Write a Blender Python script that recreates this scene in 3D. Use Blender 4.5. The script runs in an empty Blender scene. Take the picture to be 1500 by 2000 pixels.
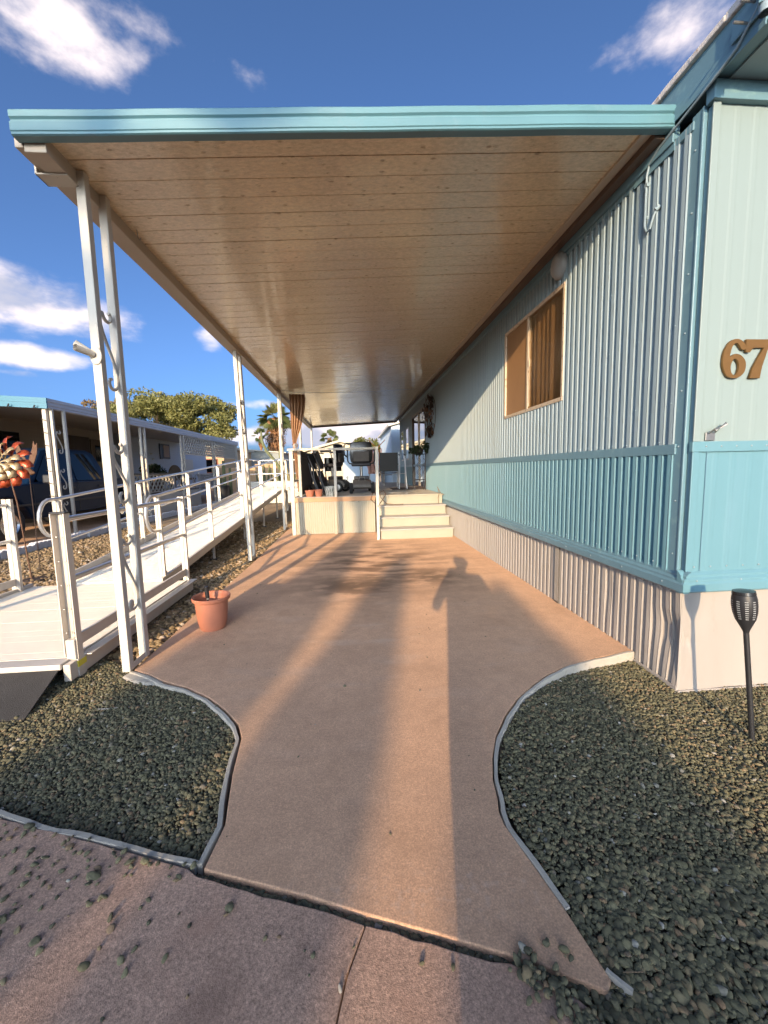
import bpy, bmesh, math, random
import numpy as np
from mathutils import Vector, Matrix
random.seed(7); RNG = np.random.default_rng(7)
R = math.radians
SC = bpy.context.scene
COL = SC.collection

# ------------------------------------------------------------------ camera
CAM_H = 1.28
FOC = 780.0
_dy = np.array([(687-750)/FOC, (917-1000)/FOC, 1.0]); _dy /= np.linalg.norm(_dy)
_k = FOC*FOC/(83+63*.0215)
_dd = np.array([.0215*_k/FOC, _k/FOC, 1.0]); _dd /= np.linalg.norm(_dd)
_dx = np.cross(_dd, _dy)
ROT = np.stack([_dx, _dy, -_dd])
cam_data = bpy.data.cameras.new('camera')
cam_data.sensor_fit = 'HORIZONTAL'; cam_data.sensor_width = 36
cam_data.lens = 36*FOC/1500; cam_data.clip_start = .02; cam_data.clip_end = 3000
cam = bpy.data.objects.new('camera', cam_data); COL.objects.link(cam)
_r, _u, _b = ROT @ [1, 0, 0], ROT @ [0, -1, 0], ROT @ [0, 0, -1]
cam.matrix_world = Matrix(((_r[0], _u[0], _b[0], 0), (_r[1], _u[1], _b[1], 0), (_r[2], _u[2], _b[2], CAM_H), (0, 0, 0, 1)))
SC.camera = cam

# ------------------------------------------------------------------ light
SUN_AZ, SUN_EL = 13.3, 13.5          # direction the light travels: azimuth from +Y towards +X
sun_vec = Vector((math.sin(R(SUN_AZ))*math.cos(R(SUN_EL)), math.cos(R(SUN_AZ))*math.cos(R(SUN_EL)), -math.sin(R(SUN_EL))))
sl = bpy.data.lights.new('sun', 'SUN'); sl.energy = 2.8; sl.angle = R(.53); sl.color = (1, .74, .46)
so = bpy.data.objects.new('sun', sl); COL.objects.link(so); so.location = (-8, -30, 20)
so.rotation_euler = sun_vec.to_track_quat('-Z', 'Y').to_euler()

world = bpy.data.worlds.new('World'); SC.world = world; world.use_nodes = True
wn, wl = world.node_tree.nodes, world.node_tree.links
wn.clear()
def wnode(t, **k):
    n = wn.new(t)
    for a, b in k.items(): setattr(n, a, b)
    return n
def wmath(op, a, b=None, c=None, clamp=False):
    n = wn.new('ShaderNodeMath'); n.operation = op; n.use_clamp = clamp
    for i, v in enumerate((a, b, c)):
        if v is None: continue
        if isinstance(v, (int, float)): n.inputs[i].default_value = v
        else: wl.new(v, n.inputs[i])
    return n.outputs[0]
sky = wnode('ShaderNodeTexSky', sky_type='NISHITA', sun_disc=False, sun_elevation=R(SUN_EL), sun_rotation=R(180+SUN_AZ), altitude=350, air_density=.5, dust_density=5, ozone_density=4)
tc = wnode('ShaderNodeTexCoord')
sep = wnode('ShaderNodeSeparateXYZ'); wl.new(tc.outputs['Generated'], sep.inputs[0])
def pix_dir(x, y):
    v = ROT @ np.array([(x-750)/FOC, (y-1000)/FOC, 1.0]); return v/np.linalg.norm(v)
# cumulus: fractal noise, denser round a few cloud centres and along the horizon
noi = wnode('ShaderNodeTexNoise', noise_dimensions='3D'); noi.inputs['Scale'].default_value = 5.5; noi.inputs['Detail'].default_value = 9; noi.inputs['Roughness'].default_value = .56
mp = wnode('ShaderNodeMapping'); mp.inputs['Scale'].default_value = (1, 1, 1.9); mp.inputs['Location'].default_value = (3.1, 1.7, .4)
wl.new(tc.outputs['Generated'], mp.inputs[0]); wl.new(mp.outputs[0], noi.inputs['Vector'])
noi2 = wnode('ShaderNodeTexNoise'); noi2.inputs['Scale'].default_value = 5.5; noi2.inputs['Detail'].default_value = 4
mp2 = wnode('ShaderNodeMapping'); mp2.inputs['Scale'].default_value = (1, 1, 1.9); mp2.inputs['Location'].default_value = (3.1, 1.7, .46)
wl.new(tc.outputs['Generated'], mp2.inputs[0]); wl.new(mp2.outputs[0], noi2.inputs['Vector'])
CLOUDS = [((150, 45), .17, .085, 1), ((250, 110), .07, .05, 1.0), ((1300, 55), .10, .05, 1.2), ((50, 600), .17, .05, 1.25), ((30, 690), .13, .028, 1), ((408, 655), .045, .035, .95),
          ((30, 728), .05, .01, .7), ((132, 708), .012, .012, .8), ((470, 850), .16, .035, 1.1), ((480, 790), .08, .018, .75), ((690, 850), .22, .05, 1.35), ((250, 770), .3, .012, .6)]
tot = None
for (px, py), a, b, w in CLOUDS:
    c = pix_dir(px, py)
    dxn = wmath('SUBTRACT', sep.outputs[0], float(c[0])); dyn = wmath('SUBTRACT', sep.outputs[1], float(c[1])); dzn = wmath('SUBTRACT', sep.outputs[2], float(c[2]))
    h2 = wmath('ADD', wmath('MULTIPLY', dxn, dxn), wmath('MULTIPLY', dyn, dyn))
    q = wmath('ADD', wmath('DIVIDE', h2, a*a), wmath('DIVIDE', wmath('MULTIPLY', dzn, dzn), b*b))
    g = wmath('MULTIPLY', wmath('EXPONENT', wmath('MULTIPLY', q, -.7)), w)
    tot = g if tot is None else wmath('MAXIMUM', tot, g)
# fair-weather cloud elsewhere low in the sky
band = wmath('MULTIPLY', wmath('EXPONENT', wmath('MULTIPLY', wmath('POWER', wmath('DIVIDE', wmath('SUBTRACT', sep.outputs[2], .10), .13), 2), -1)), .42)
tot = wmath('MAXIMUM', tot, band)
dens = wmath('ADD', wmath('MULTIPLY', noi.outputs[0], 1.7), wmath('SUBTRACT', wmath('MULTIPLY', tot, .80), 1.33))
cov = wnode('ShaderNodeMapRange', interpolation_type='SMOOTHSTEP'); wl.new(dens, cov.inputs[0]); cov.inputs[1].default_value = .0; cov.inputs[2].default_value = .5
shade = wnode('ShaderNodeMapRange', interpolation_type='SMOOTHSTEP'); wl.new(wmath('SUBTRACT', noi2.outputs[0], wmath('MULTIPLY', noi.outputs[0], .55)), shade.inputs[0]); shade.inputs[1].default_value = .17; shade.inputs[2].default_value = .36
cc = wnode('ShaderNodeMix', data_type='RGBA'); wl.new(shade.outputs[0], cc.inputs[0])
cc.inputs[6].default_value = (4.3, 3.75, 3.65, 1); cc.inputs[7].default_value = (1.9, 1.95, 2.4, 1)
tint = wnode('ShaderNodeMix', data_type='RGBA', blend_type='MULTIPLY'); tint.inputs[0].default_value = 1; tint.inputs[7].default_value = (.90, .97, .98, 1)
wl.new(sky.outputs[0], tint.inputs[6])
mx = wnode('ShaderNodeMix', data_type='RGBA'); wl.new(cov.outputs[0], mx.inputs[0]); wl.new(tint.outputs[2], mx.inputs[6]); wl.new(cc.outputs[2], mx.inputs[7])
bg = wnode('ShaderNodeBackground'); bg.inputs[1].default_value = .15; wl.new(mx.outputs[2], bg.inputs[0])
wo = wnode('ShaderNodeOutputWorld'); wl.new(bg.outputs[0], wo.inputs[0])

SC.view_settings.view_transform = 'Standard'; SC.view_settings.look = 'None'
SC.view_settings.exposure = 1.18; SC.view_settings.gamma = 1; SC.view_settings.use_curve_mapping = False
SC.render.engine = 'CYCLES'
SC.cycles.max_bounces = 8; SC.cycles.diffuse_bounces = 5; SC.cycles.glossy_bounces = 4; SC.cycles.transmission_bounces = 6; SC.cycles.transparent_max_bounces = 12
SC.cycles.use_denoising = True; SC.cycles.sample_clamp_indirect = 6; SC.cycles.caustics_reflective = False; SC.cycles.caustics_refractive = False

# ------------------------------------------------------------------ materials
MATS = {}
def M(name, col, rough=.6, metal=0., var=.12, vs=6., bump=0., bs=60., spec=.5, col2=None, thr=(.55, .7), cs=20., coat=0., stretch=(1, 1, 1), fine=.0, speck=0, dr=None):
    """Procedural paint: base colour with large and fine value variation, optional chips or stains (col2), fine relief."""
    m = bpy.data.materials.new(name); m.use_nodes = True
    n, l = m.node_tree.nodes, m.node_tree.links
    p = n['Principled BSDF']
    geo = n.new('ShaderNodeNewGeometry')
    mpg = n.new('ShaderNodeMapping'); mpg.inputs['Scale'].default_value = stretch; l.new(geo.outputs['Position'], mpg.inputs[0])
    def noise(scale, det=4, rg=.55):
        t = n.new('ShaderNodeTexNoise'); t.inputs['Scale'].default_value = scale; t.inputs['Detail'].default_value = det; t.inputs['Roughness'].default_value = rg
        l.new(mpg.outputs[0], t.inputs['Vector']); return t.outputs[0]
    def mix(fac, a, b, mode='MIX'):
        x = n.new('ShaderNodeMix'); x.data_type = 'RGBA'; x.blend_type = mode
        for s, v in ((x.inputs[0], fac), (x.inputs[6], a), (x.inputs[7], b)):
            if isinstance(v, (int, float)): s.default_value = v
            elif isinstance(v, tuple): s.default_value = (*v[:3], 1)
            else: l.new(v, s)
        return x.outputs[2]
    lo = tuple(max(0, c*(1-var*1.4)) for c in col); hi = tuple(min(1, c*(1+var*1.4)) for c in col)
    c = mix(noise(vs), lo, hi)
    if speck:
        for sc_, am in ((14, .5), (75, 1.0)):
            r = n.new('ShaderNodeMapRange'); l.new(noise(sc_, 5, .7), r.inputs[0]); r.inputs[1].default_value = .32; r.inputs[2].default_value = .68; r.inputs[3].default_value = 1-speck*am; r.inputs[4].default_value = 1+speck*am
            cm = n.new('ShaderNodeVectorMath'); cm.operation = 'SCALE'; l.new(c, cm.inputs[0]); l.new(r.outputs[0], cm.inputs[3]); c = cm.outputs[0]
    if fine:
        r = n.new('ShaderNodeMapRange'); l.new(noise(180, 2), r.inputs[0]); r.inputs[1].default_value = .3; r.inputs[2].default_value = .7; r.inputs[3].default_value = 1-fine; r.inputs[4].default_value = 1+fine
        cm = n.new('ShaderNodeVectorMath'); cm.operation = 'SCALE'; l.new(c, cm.inputs[0]); l.new(r.outputs[0], cm.inputs[3]); c = cm.outputs[0]
    if col2:
        r = n.new('ShaderNodeMapRange'); r.interpolation_type = 'SMOOTHSTEP'; l.new(noise(cs, 6, .65), r.inputs[0]); r.inputs[1].default_value = thr[0]; r.inputs[2].default_value = thr[1]
        c = mix(r.outputs[0], c, col2)
    l.new(c, p.inputs['Base Color'])
    p.inputs['Roughness'].default_value = rough; p.inputs['Metallic'].default_value = metal
    p.inputs['Diffuse Roughness'].default_value = (dr if dr is not None else (.6 if rough > .7 else .2))
    p.inputs['Specular IOR Level'].default_value = spec; p.inputs['Coat Weight'].default_value = coat
    if bump:
        b = n.new('ShaderNodeBump'); b.inputs['Strength'].default_value = bump; b.inputs['Distance'].default_value = .01
        l.new(noise(bs, 4, .6), b.inputs['Height']); l.new(b.outputs[0], p.inputs['Normal'])
    MATS[name] = m; m['_p'] = 0
    return m
M('concrete', (.555, .335, .205), .85, speck=.17, dr=.35, var=.16, vs=1.6, bump=.22, bs=420, fine=.22, col2=(.38, .225, .13), thr=(.5, .85), cs=2.3)
M('apron', (.45, .285, .20), .88, speck=.24, dr=.35, var=.14, vs=2.2, bump=.3, bs=380, fine=.34, col2=(.35, .20, .135), thr=(.5, .8), cs=3.5)
M('soil', (.10, .072, .05), .95, var=.35, vs=30, bump=.8, bs=90)
M('ground', (.21, .155, .10), .95, var=.3, vs=3, bump=.8, bs=45, fine=.4, col2=(.12, .09, .06), thr=(.5, .7), cs=40)
M('asphalt', (.05, .05, .05), .9, var=.2, bump=.5, bs=200, fine=.3)
M('edging', (.40, .36, .30), .85, var=.12, vs=9, bump=.25, bs=120, col2=(.24, .205, .165), thr=(.58, .74), cs=11)
M('aqua_light', (.255, .335, .37), .42, var=.05, vs=1.5, bump=.10, bs=14, col2=(.215, .28, .305), thr=(.55, .8), cs=3, stretch=(1, 1, .15))
M('aqua', (.127, .264, .315), .42, var=.07, vs=2, bump=.10, bs=14, col2=(.155, .28, .34), thr=(.5, .8), cs=4, stretch=(1, 1, .2))
M('fascia_aqua', (.11, .245, .29), .38, var=.10, vs=2.5, bump=.12, bs=12, col2=(.135, .255, .30), thr=(.55, .75), cs=6)
M('aqua_trim', (.135, .25, .305), .38, var=.08, vs=4, bump=.12, bs=25, col2=(.18, .31, .345), thr=(.55, .7), cs=12)
M('aqua_pale', (.235, .30, .295), .45, var=.035, vs=1.3, bump=.12, bs=9, stretch=(1, 1, .12))
M('skirt_white', (.36, .325, .29), .5, var=.07, vs=3, bump=.15, bs=8, col2=(.27, .22, .175), thr=(.58, .85), cs=7, stretch=(1, 1, .3))
M('white_paint', (.60, .55, .46), .5, var=.06, vs=8, bump=.1, bs=40, col2=(.36, .31, .26), thr=(.64, .70), cs=34)
M('cream', (.41, .37, .28), .6, var=.06, vs=4, bump=.15, bs=40, col2=(.5, .42, .3), thr=(.62, .8), cs=9)
M('tan_board', (.52, .30, .16), .65, var=.12, vs=7, bump=.2, bs=40)
M('deck_wood', (.46, .40, .33), .7, var=.15, vs=6, bump=.2, bs=50)
M('step_grey', (.42, .38, .34), .7, var=.12, vs=6, bump=.2, bs=50)
M('roofcoat', (.62, .58, .54), .7, var=.2, vs=12, bump=.5, bs=30, col2=(.4, .3, .22), thr=(.55, .7), cs=30)
M('brown_trim', (.13, .085, .06), .5, var=.15)
M('beam', (.52, .44, .34), .45, var=.07, vs=5, bump=.1, bs=30)
M('alu', (.64, .58, .50), .42, metal=.2, var=.06, vs=9, bump=.06, bs=70)
M('alu_tube', (.68, .68, .67), .3, metal=.75, var=.05, vs=12)
M('ramp_tread', (.88, .79, .65), .72, metal=.0, var=.05, vs=4, col2=(.62, .54, .43), thr=(.70, .78), cs=26)
M('grit', (.045, .042, .04), .85, var=.25, bump=.7, bs=260, col2=(.5, .48, .45), thr=(.72, .74), cs=130)
M('terracotta', (.50, .185, .105), .55, var=.07, vs=9, bump=.08, bs=60)
M('black', (.02, .02, .022), .45, var=.2)
M('black_shiny', (.018, .018, .02), .22, var=.2)
M('rubber', (.025, .024, .024), .8, var=.25, bump=.2)
M('bronze', (.22, .115, .035), .42, metal=.55, var=.12, vs=20, bump=.1, bs=80)
M('galv', (.36, .35, .33), .4, metal=.85, var=.15, vs=40)
M('rust', (.16, .085, .05), .75, metal=.3, var=.35, vs=20, bump=.3)
M('rust_dark', (.055, .035, .027), .7, metal=.2, var=.35, vs=20, bump=.3)
M('spin_red', (.45, .08, .03), .35, metal=.4, var=.25, vs=25)
M('spin_gold', (.62, .48, .28), .35, metal=.5, var=.2, vs=25)
M('yellow', (.75, .62, .06), .5, var=.08)
M('screen', (.30, .165, .075), .55, var=.1, vs=5)
M('win_frame', (.62, .50, .36), .45, metal=.2, var=.1, vs=12, col2=(.35, .2, .11), thr=(.55, .72), cs=14)
M('curtain_in', (.36, .27, .185), .9, var=.12)
M('interior', (.05, .045, .04), .9)
M('curtain', (.36, .20, .11), .9, var=.12, vs=9, bump=.15, bs=200)
M('slat_brown', (.13, .085, .055), .75, var=.2, vs=10, bump=.2)
M('orange', (.75, .17, .04), .5, var=.06)
M('pink_cloth', (.62, .36, .30), .9, var=.2, vs=30)
M('red', (.55, .04, .03), .45, var=.1)
M('grey_plastic', (.12, .105, .09), .6, var=.25, vs=14)
M('stripe_pot', (.55, .54, .48), .35, var=.1, vs=40, col2=(.14, .15, .13), thr=(.5, .55), cs=60, stretch=(1, 1, .1))
M('truck_blue', (.005, .018, .045), .35, metal=.0, var=.05, spec=.12)
M('truck_dark', (.02, .02, .022), .5, var=.1)
M('chrome', (.6, .6, .6), .2, metal=.95, var=.05)
M('beige_siding', (.42, .34, .25), .6, var=.06, vs=3)
M('blue_siding', (.52, .56, .62), .6, var=.05, vs=3)
M('fascia_grey', (.52, .50, .50), .5, var=.05, vs=4)
M('fascia_cyan', (.045, .19, .27), .4, var=.06, vs=4)
M('dark_wood', (.07, .045, .03), .7, var=.2)
M('stucco_orange', (.60, .40, .22), .85, var=.08, vs=3, bump=.3, bs=30)
M('stucco_cream', (.66, .58, .42), .8, var=.06, vs=3, bump=.2, bs=30)
M('stucco_grey', (.35, .37, .35), .8, var=.08, vs=3)
M('stucco_blue', (.52, .62, .70), .7, var=.05, vs=3, stretch=(1, 1, .2))
M('tile_red', (.35, .13, .08), .8, var=.2, vs=10)
M('kerb_white', (.66, .64, .62), .8, var=.12, vs=9, bump=.4, bs=40, col2=(.25, .22, .2), thr=(.6, .68), cs=20)
M('bark', (.12, .085, .06), .95, var=.3, vs=14, bump=.8, bs=40)
M('palm_skirt', (.30, .15, .065), .95, var=.35, vs=14, bump=.5)
M('cactus', (.16, .17, .075), .75, var=.2, vs=8, bump=.2)
M('cactus_dry', (.34, .29, .13), .8, var=.25, vs=8)
M('cloth_shirt', (.12, .14, .18), .9); M('skin', (.45, .28, .2), .6); M('jeans', (.05, .07, .12), .9); M('hair', (.06, .045, .03), .8)
M('dry_leaf', (.30, .12, .05), .8, var=.2)
M('globe', (.30, .31, .31), .35, var=.05)
M('mat_dark', (.06, .045, .04), .95, var=.3, bump=.4)
M('wicker', (.20, .14, .085), .8, var=.25, vs=25, bump=.4)

def leaf_mat(name, a, b, c, trans=.35):
    m = bpy.data.materials.new(name); m.use_nodes = True; n, l = m.node_tree.nodes, m.node_tree.links
    p = n['Principled BSDF']; at = n.new('ShaderNodeAttribute'); at.attribute_name = 'rnd'
    cr = n.new('ShaderNodeValToRGB'); e = cr.color_ramp.elements
    e[0].color = (*a, 1); e[1].color = (*c, 1); x = e.new(.5); x.color = (*b, 1)
    l.new(at.outputs['Fac'], cr.inputs[0]); l.new(cr.outputs[0], p.inputs['Base Color'])
    p.inputs['Roughness'].default_value = .6
    if trans:
        tr = n.new('ShaderNodeBsdfTranslucent'); l.new(cr.outputs[0], tr.inputs[0]); ms = n.new('ShaderNodeMixShader'); ms.inputs[0].default_value = trans
        l.new(p.outputs[0], ms.inputs[1]); l.new(tr.outputs[0], ms.inputs[2]); l.new(ms.outputs[0], n['Material Output'].inputs[0])
    MATS[name] = m; return m
leaf_mat('leaf_mesquite', (.15, .155, .045), (.25, .245, .075), (.36, .33, .12))
leaf_mat('leaf_dry', (.20, .12, .05), (.30, .20, .08), (.38, .28, .12))
leaf_mat('leaf_palm', (.07, .10, .03), (.13, .16, .05), (.25, .24, .09))
leaf_mat('leaf_dark', (.02, .035, .012), (.04, .06, .02), (.07, .09, .03))
leaf_mat('leaf_bush', (.08, .10, .02), (.16, .17, .03), (.24, .22, .05))
def stone_mat(name, stops, rough=.75):
    m = bpy.data.materials.new(name); m.use_nodes = True; n, l = m.node_tree.nodes, m.node_tree.links
    p = n['Principled BSDF']; at = n.new('ShaderNodeAttribute'); at.attribute_name = 'rnd'
    cr = n.new('ShaderNodeValToRGB'); el = cr.color_ramp; el.interpolation = 'LINEAR'
    while len(el.elements) < len(stops): el.elements.new(.5)
    for e, (pos, c) in zip(el.elements, stops): e.position = pos; e.color = (*c, 1)
    g = n.new('ShaderNodeNewGeometry'); t = n.new('ShaderNodeTexNoise'); t.inputs['Scale'].default_value = 130; t.inputs['Detail'].default_value = 4; l.new(g.outputs['Position'], t.inputs['Vector'])
    r = n.new('ShaderNodeMapRange'); l.new(t.outputs[0], r.inputs[0]); r.inputs[3].default_value = .65; r.inputs[4].default_value = 1.35
    v = n.new('ShaderNodeVectorMath'); v.operation = 'SCALE'; l.new(at.outputs['Fac'], cr.inputs[0]); l.new(cr.outputs[0], v.inputs[0]); l.new(r.outputs[0], v.inputs[3]); l.new(v.outputs[0], p.inputs['Base Color'])
    b = n.new('ShaderNodeBump'); b.inputs['Strength'].default_value = .3; b.inputs['Distance'].default_value = .004; l.new(t.outputs[0], b.inputs['Height']); l.new(b.outputs[0], p.inputs['Normal'])
    p.inputs['Roughness'].default_value = rough; p.inputs['Diffuse Roughness'].default_value = .8; MATS[name] = m
stone_mat('pebbles', [(0, (.068, .063, .036)), (.4, (.13, .118, .063)), (.75, (.185, .165, .088)), (.9, (.23, .175, .092)), (.965, (.24, .15, .08)), (.985, (.2, .18, .13)), (1, (.42, .38, .31))])
stone_mat('yard_stones', [(0, (.13, .09, .045)), (.4, (.24, .17, .085)), (.7, (.33, .23, .12)), (.9, (.38, .25, .14)), (1, (.5, .42, .33))])

def ceiling_mat():
    m = bpy.data.materials.new('ceiling_panel'); m.use_nodes = True; n, l = m.node_tree.nodes, m.node_tree.links
    p = n['Principled BSDF']; g = n.new('ShaderNodeNewGeometry')
    def tex(kind, scale, stretch, **k):
        mpn = n.new('ShaderNodeMapping'); mpn.inputs['Scale'].default_value = stretch; l.new(g.outputs['Position'], mpn.inputs[0])
        t = n.new(kind); t.inputs['Scale'].default_value = scale; l.new(mpn.outputs[0], t.inputs['Vector'])
        for a, b in k.items(): t.inputs[a].default_value = b
        return t
    grain = tex('ShaderNodeTexNoise', 22, (.55, 2.2, 1), Detail=6, Roughness=.62)
    vo = tex('ShaderNodeTexVoronoi', 15, (.7, 1.2, .1), Randomness=1.0)
    mot = tex('ShaderNodeTexNoise', 34, (.8, 1.6, 1), Detail=5, Roughness=.7)
    kn = n.new('ShaderNodeMapRange'); kn.interpolation_type = 'SMOOTHSTEP'; l.new(vo.outputs['Distance'], kn.inputs[0]); kn.inputs[1].default_value = .07; kn.inputs[2].default_value = .26; kn.inputs[3].default_value = 1; kn.inputs[4].default_value = 0
    kmn = tex('ShaderNodeTexNoise', 40, (.5, 1.3, 1), Detail=4, Roughness=.7); kmr = n.new('ShaderNodeMapRange'); l.new(kmn.outputs[0], kmr.inputs[0]); kmr.inputs[1].default_value = .42; kmr.inputs[2].default_value = .62
    kx = n.new('ShaderNodeMath'); kx.operation = 'MULTIPLY'; l.new(kn.outputs[0], kx.inputs[0]); l.new(kmr.outputs[0], kx.inputs[1]); kn = kx
    big = tex('ShaderNodeTexNoise', 1.2, (1, 1, 1), Detail=3)
    mx = n.new('ShaderNodeMix'); mx.data_type = 'RGBA'; l.new(big.outputs[0], mx.inputs[0]); mx.inputs[6].default_value = (.76, .58, .36, 1); mx.inputs[7].default_value = (.84, .67, .44, 1)
    m2 = n.new('ShaderNodeMix'); m2.data_type = 'RGBA'; l.new(kn.outputs[0], m2.inputs[0]); l.new(mx.outputs[2], m2.inputs[6]); m2.inputs[7].default_value = (.44, .29, .165, 1)
    mr = n.new('ShaderNodeMapRange'); l.new(mot.outputs[0], mr.inputs[0]); mr.inputs[1].default_value = .35; mr.inputs[2].default_value = .65; mr.inputs[3].default_value = .84; mr.inputs[4].default_value = 1.12
    ms_ = n.new('ShaderNodeVectorMath'); ms_.operation = 'SCALE'; l.new(m2.outputs[2], ms_.inputs[0]); l.new(mr.outputs[0], ms_.inputs[3]); l.new(ms_.outputs[0], p.inputs['Base Color'])
    h = n.new('ShaderNodeMath'); h.operation = 'SUBTRACT'; l.new(grain.outputs[0], h.inputs[0]); l.new(kn.outputs[0], h.inputs[1])
    b = n.new('ShaderNodeBump'); b.inputs['Strength'].default_value = .6; b.inputs['Distance'].default_value = .007; l.new(h.outputs[0], b.inputs['Height']); l.new(b.outputs[0], p.inputs['Normal'])
    p.inputs['Roughness'].default_value = .2; p.inputs['Specular IOR Level'].default_value = .7; p.inputs['Coat Weight'].default_value = .5; p.inputs['Coat Roughness'].default_value = .1
    MATS['ceiling_panel'] = m
ceiling_mat()
def blotches(name, cx, cy, rx, ry, col, amount, stretch, scale, thr):
    """old oil and water stains and painted leaf shade in one part of a slab"""
    m = MATS[name]; n, l = m.node_tree.nodes, m.node_tree.links; p = n['Principled BSDF']; src = p.inputs['Base Color'].links[0].from_socket
    g = n.new('ShaderNodeNewGeometry'); sx = n.new('ShaderNodeSeparateXYZ'); l.new(g.outputs['Position'], sx.inputs[0])
    def mt(op, a, b):
        q = n.new('ShaderNodeMath'); q.operation = op
        for i, v in enumerate((a, b)):
            if v is None: continue
            if isinstance(v, (int, float)): q.inputs[i].default_value = v
            else: l.new(v, q.inputs[i])
        return q.outputs[0]
    dx = mt('DIVIDE', mt('SUBTRACT', sx.outputs[0], cx), rx); dy = mt('DIVIDE', mt('SUBTRACT', sx.outputs[1], cy), ry)
    gs = mt('EXPONENT', mt('MULTIPLY', mt('ADD', mt('MULTIPLY', dx, dx), mt('MULTIPLY', dy, dy)), -1.0), None)
    mpn = n.new('ShaderNodeMapping'); mpn.inputs['Scale'].default_value = stretch; l.new(g.outputs['Position'], mpn.inputs[0])
    t = n.new('ShaderNodeTexNoise'); t.inputs['Scale'].default_value = scale; t.inputs['Detail'].default_value = 5; l.new(mpn.outputs[0], t.inputs['Vector'])
    r = n.new('ShaderNodeMapRange'); r.interpolation_type = 'SMOOTHSTEP'; l.new(t.outputs[0], r.inputs[0]); r.inputs[1].default_value = thr[0]; r.inputs[2].default_value = thr[1]
    x = n.new('ShaderNodeMix'); x.data_type = 'RGBA'; l.new(mt('MULTIPLY', mt('MULTIPLY', r.outputs[0], gs), amount), x.inputs[0]); l.new(src, x.inputs[6]); x.inputs[7].default_value = (*col, 1); l.new(x.outputs[2], p.inputs['Base Color'])
blotches('concrete', .25, 5.5, 1.0, 1.3, (.13, .075, .045), .95, (.8, 2.2, 1), 2.2, (.40, .60))
blotches('concrete', .0, 4.3, .55, .45, (.085, .052, .032), .85, (1, 1.6, 1), 3.1, (.34, .56))  # part stain, part dappled leaf shade painted into the slab colour
blotches('concrete', .9, 4.55, .35, .35, (.085, .052, .032), .8, (1, 1.6, 1), 3.6, (.34, .56))  # smaller blotch, again stain mixed with painted leaf shade
blotches('concrete', .15, 1.06, .6, .09, (.62, .46, .36), .3, (1, 1, 1), 34, (.50, .70))
blotches('concrete', .2, 2.9, 1.2, 1.1, (.60, .43, .32), .35, (.6, 1.6, 1), 3.4, (.52, .72))
blotches('apron', -.6, .9, .9, .5, (.22, .13, .09), .6, (1, 1, 1), 4.2, (.48, .70))
def tread_bump(name, axis_scale):
    m = MATS[name]; n, l = m.node_tree.nodes, m.node_tree.links; p = n['Principled BSDF']
    g = n.new('ShaderNodeNewGeometry'); mpn = n.new('ShaderNodeMapping'); l.new(g.outputs['Position'], mpn.inputs[0]); mpn.inputs['Scale'].default_value = axis_scale
    w = n.new('ShaderNodeTexWave'); w.bands_direction = 'Y'; w.inputs['Scale'].default_value = 1; l.new(mpn.outputs[0], w.inputs['Vector'])
    b = n.new('ShaderNodeBump'); b.inputs['Strength'].default_value = .5; b.inputs['Distance'].default_value = .004; l.new(w.outputs['Fac'], b.inputs['Height']); l.new(b.outputs[0], p.inputs['Normal'])
tread_bump('ramp_tread', (0, 18, 0))
def glass_mat(name, tintc, refl=.12):
    m = bpy.data.materials.new(name); m.use_nodes = True; n, l = m.node_tree.nodes, m.node_tree.links; n.remove(n['Principled BSDF'])
    t = n.new('ShaderNodeBsdfTransparent'); t.inputs[0].default_value = (*tintc, 1); g = n.new('ShaderNodeBsdfGlossy'); g.inputs['Roughness'].default_value = .03
    f = n.new('ShaderNodeLayerWeight'); pw = n.new('ShaderNodeMath'); pw.operation = 'POWER'; l.new(f.outputs['Facing'], pw.inputs[0]); pw.inputs[1].default_value = 4.5; a = n.new('ShaderNodeMath'); a.operation = 'MULTIPLY_ADD'; a.use_clamp = True; l.new(pw.outputs[0], a.inputs[0]); a.inputs[1].default_value = .75; a.inputs[2].default_value = .03+refl
    s = n.new('ShaderNodeMixShader'); l.new(a.outputs[0], s.inputs[0]); l.new(t.outputs[0], s.inputs[1]); l.new(g.outputs[0], s.inputs[2]); l.new(s.outputs[0], n['Material Output'].inputs[0]); MATS[name] = m
glass_mat('glass', (.85, .78, .68), .03); glass_mat('glass_dark', (.05, .055, .06), .0); glass_mat('glass_door', (.35, .36, .36), .45)

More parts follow.
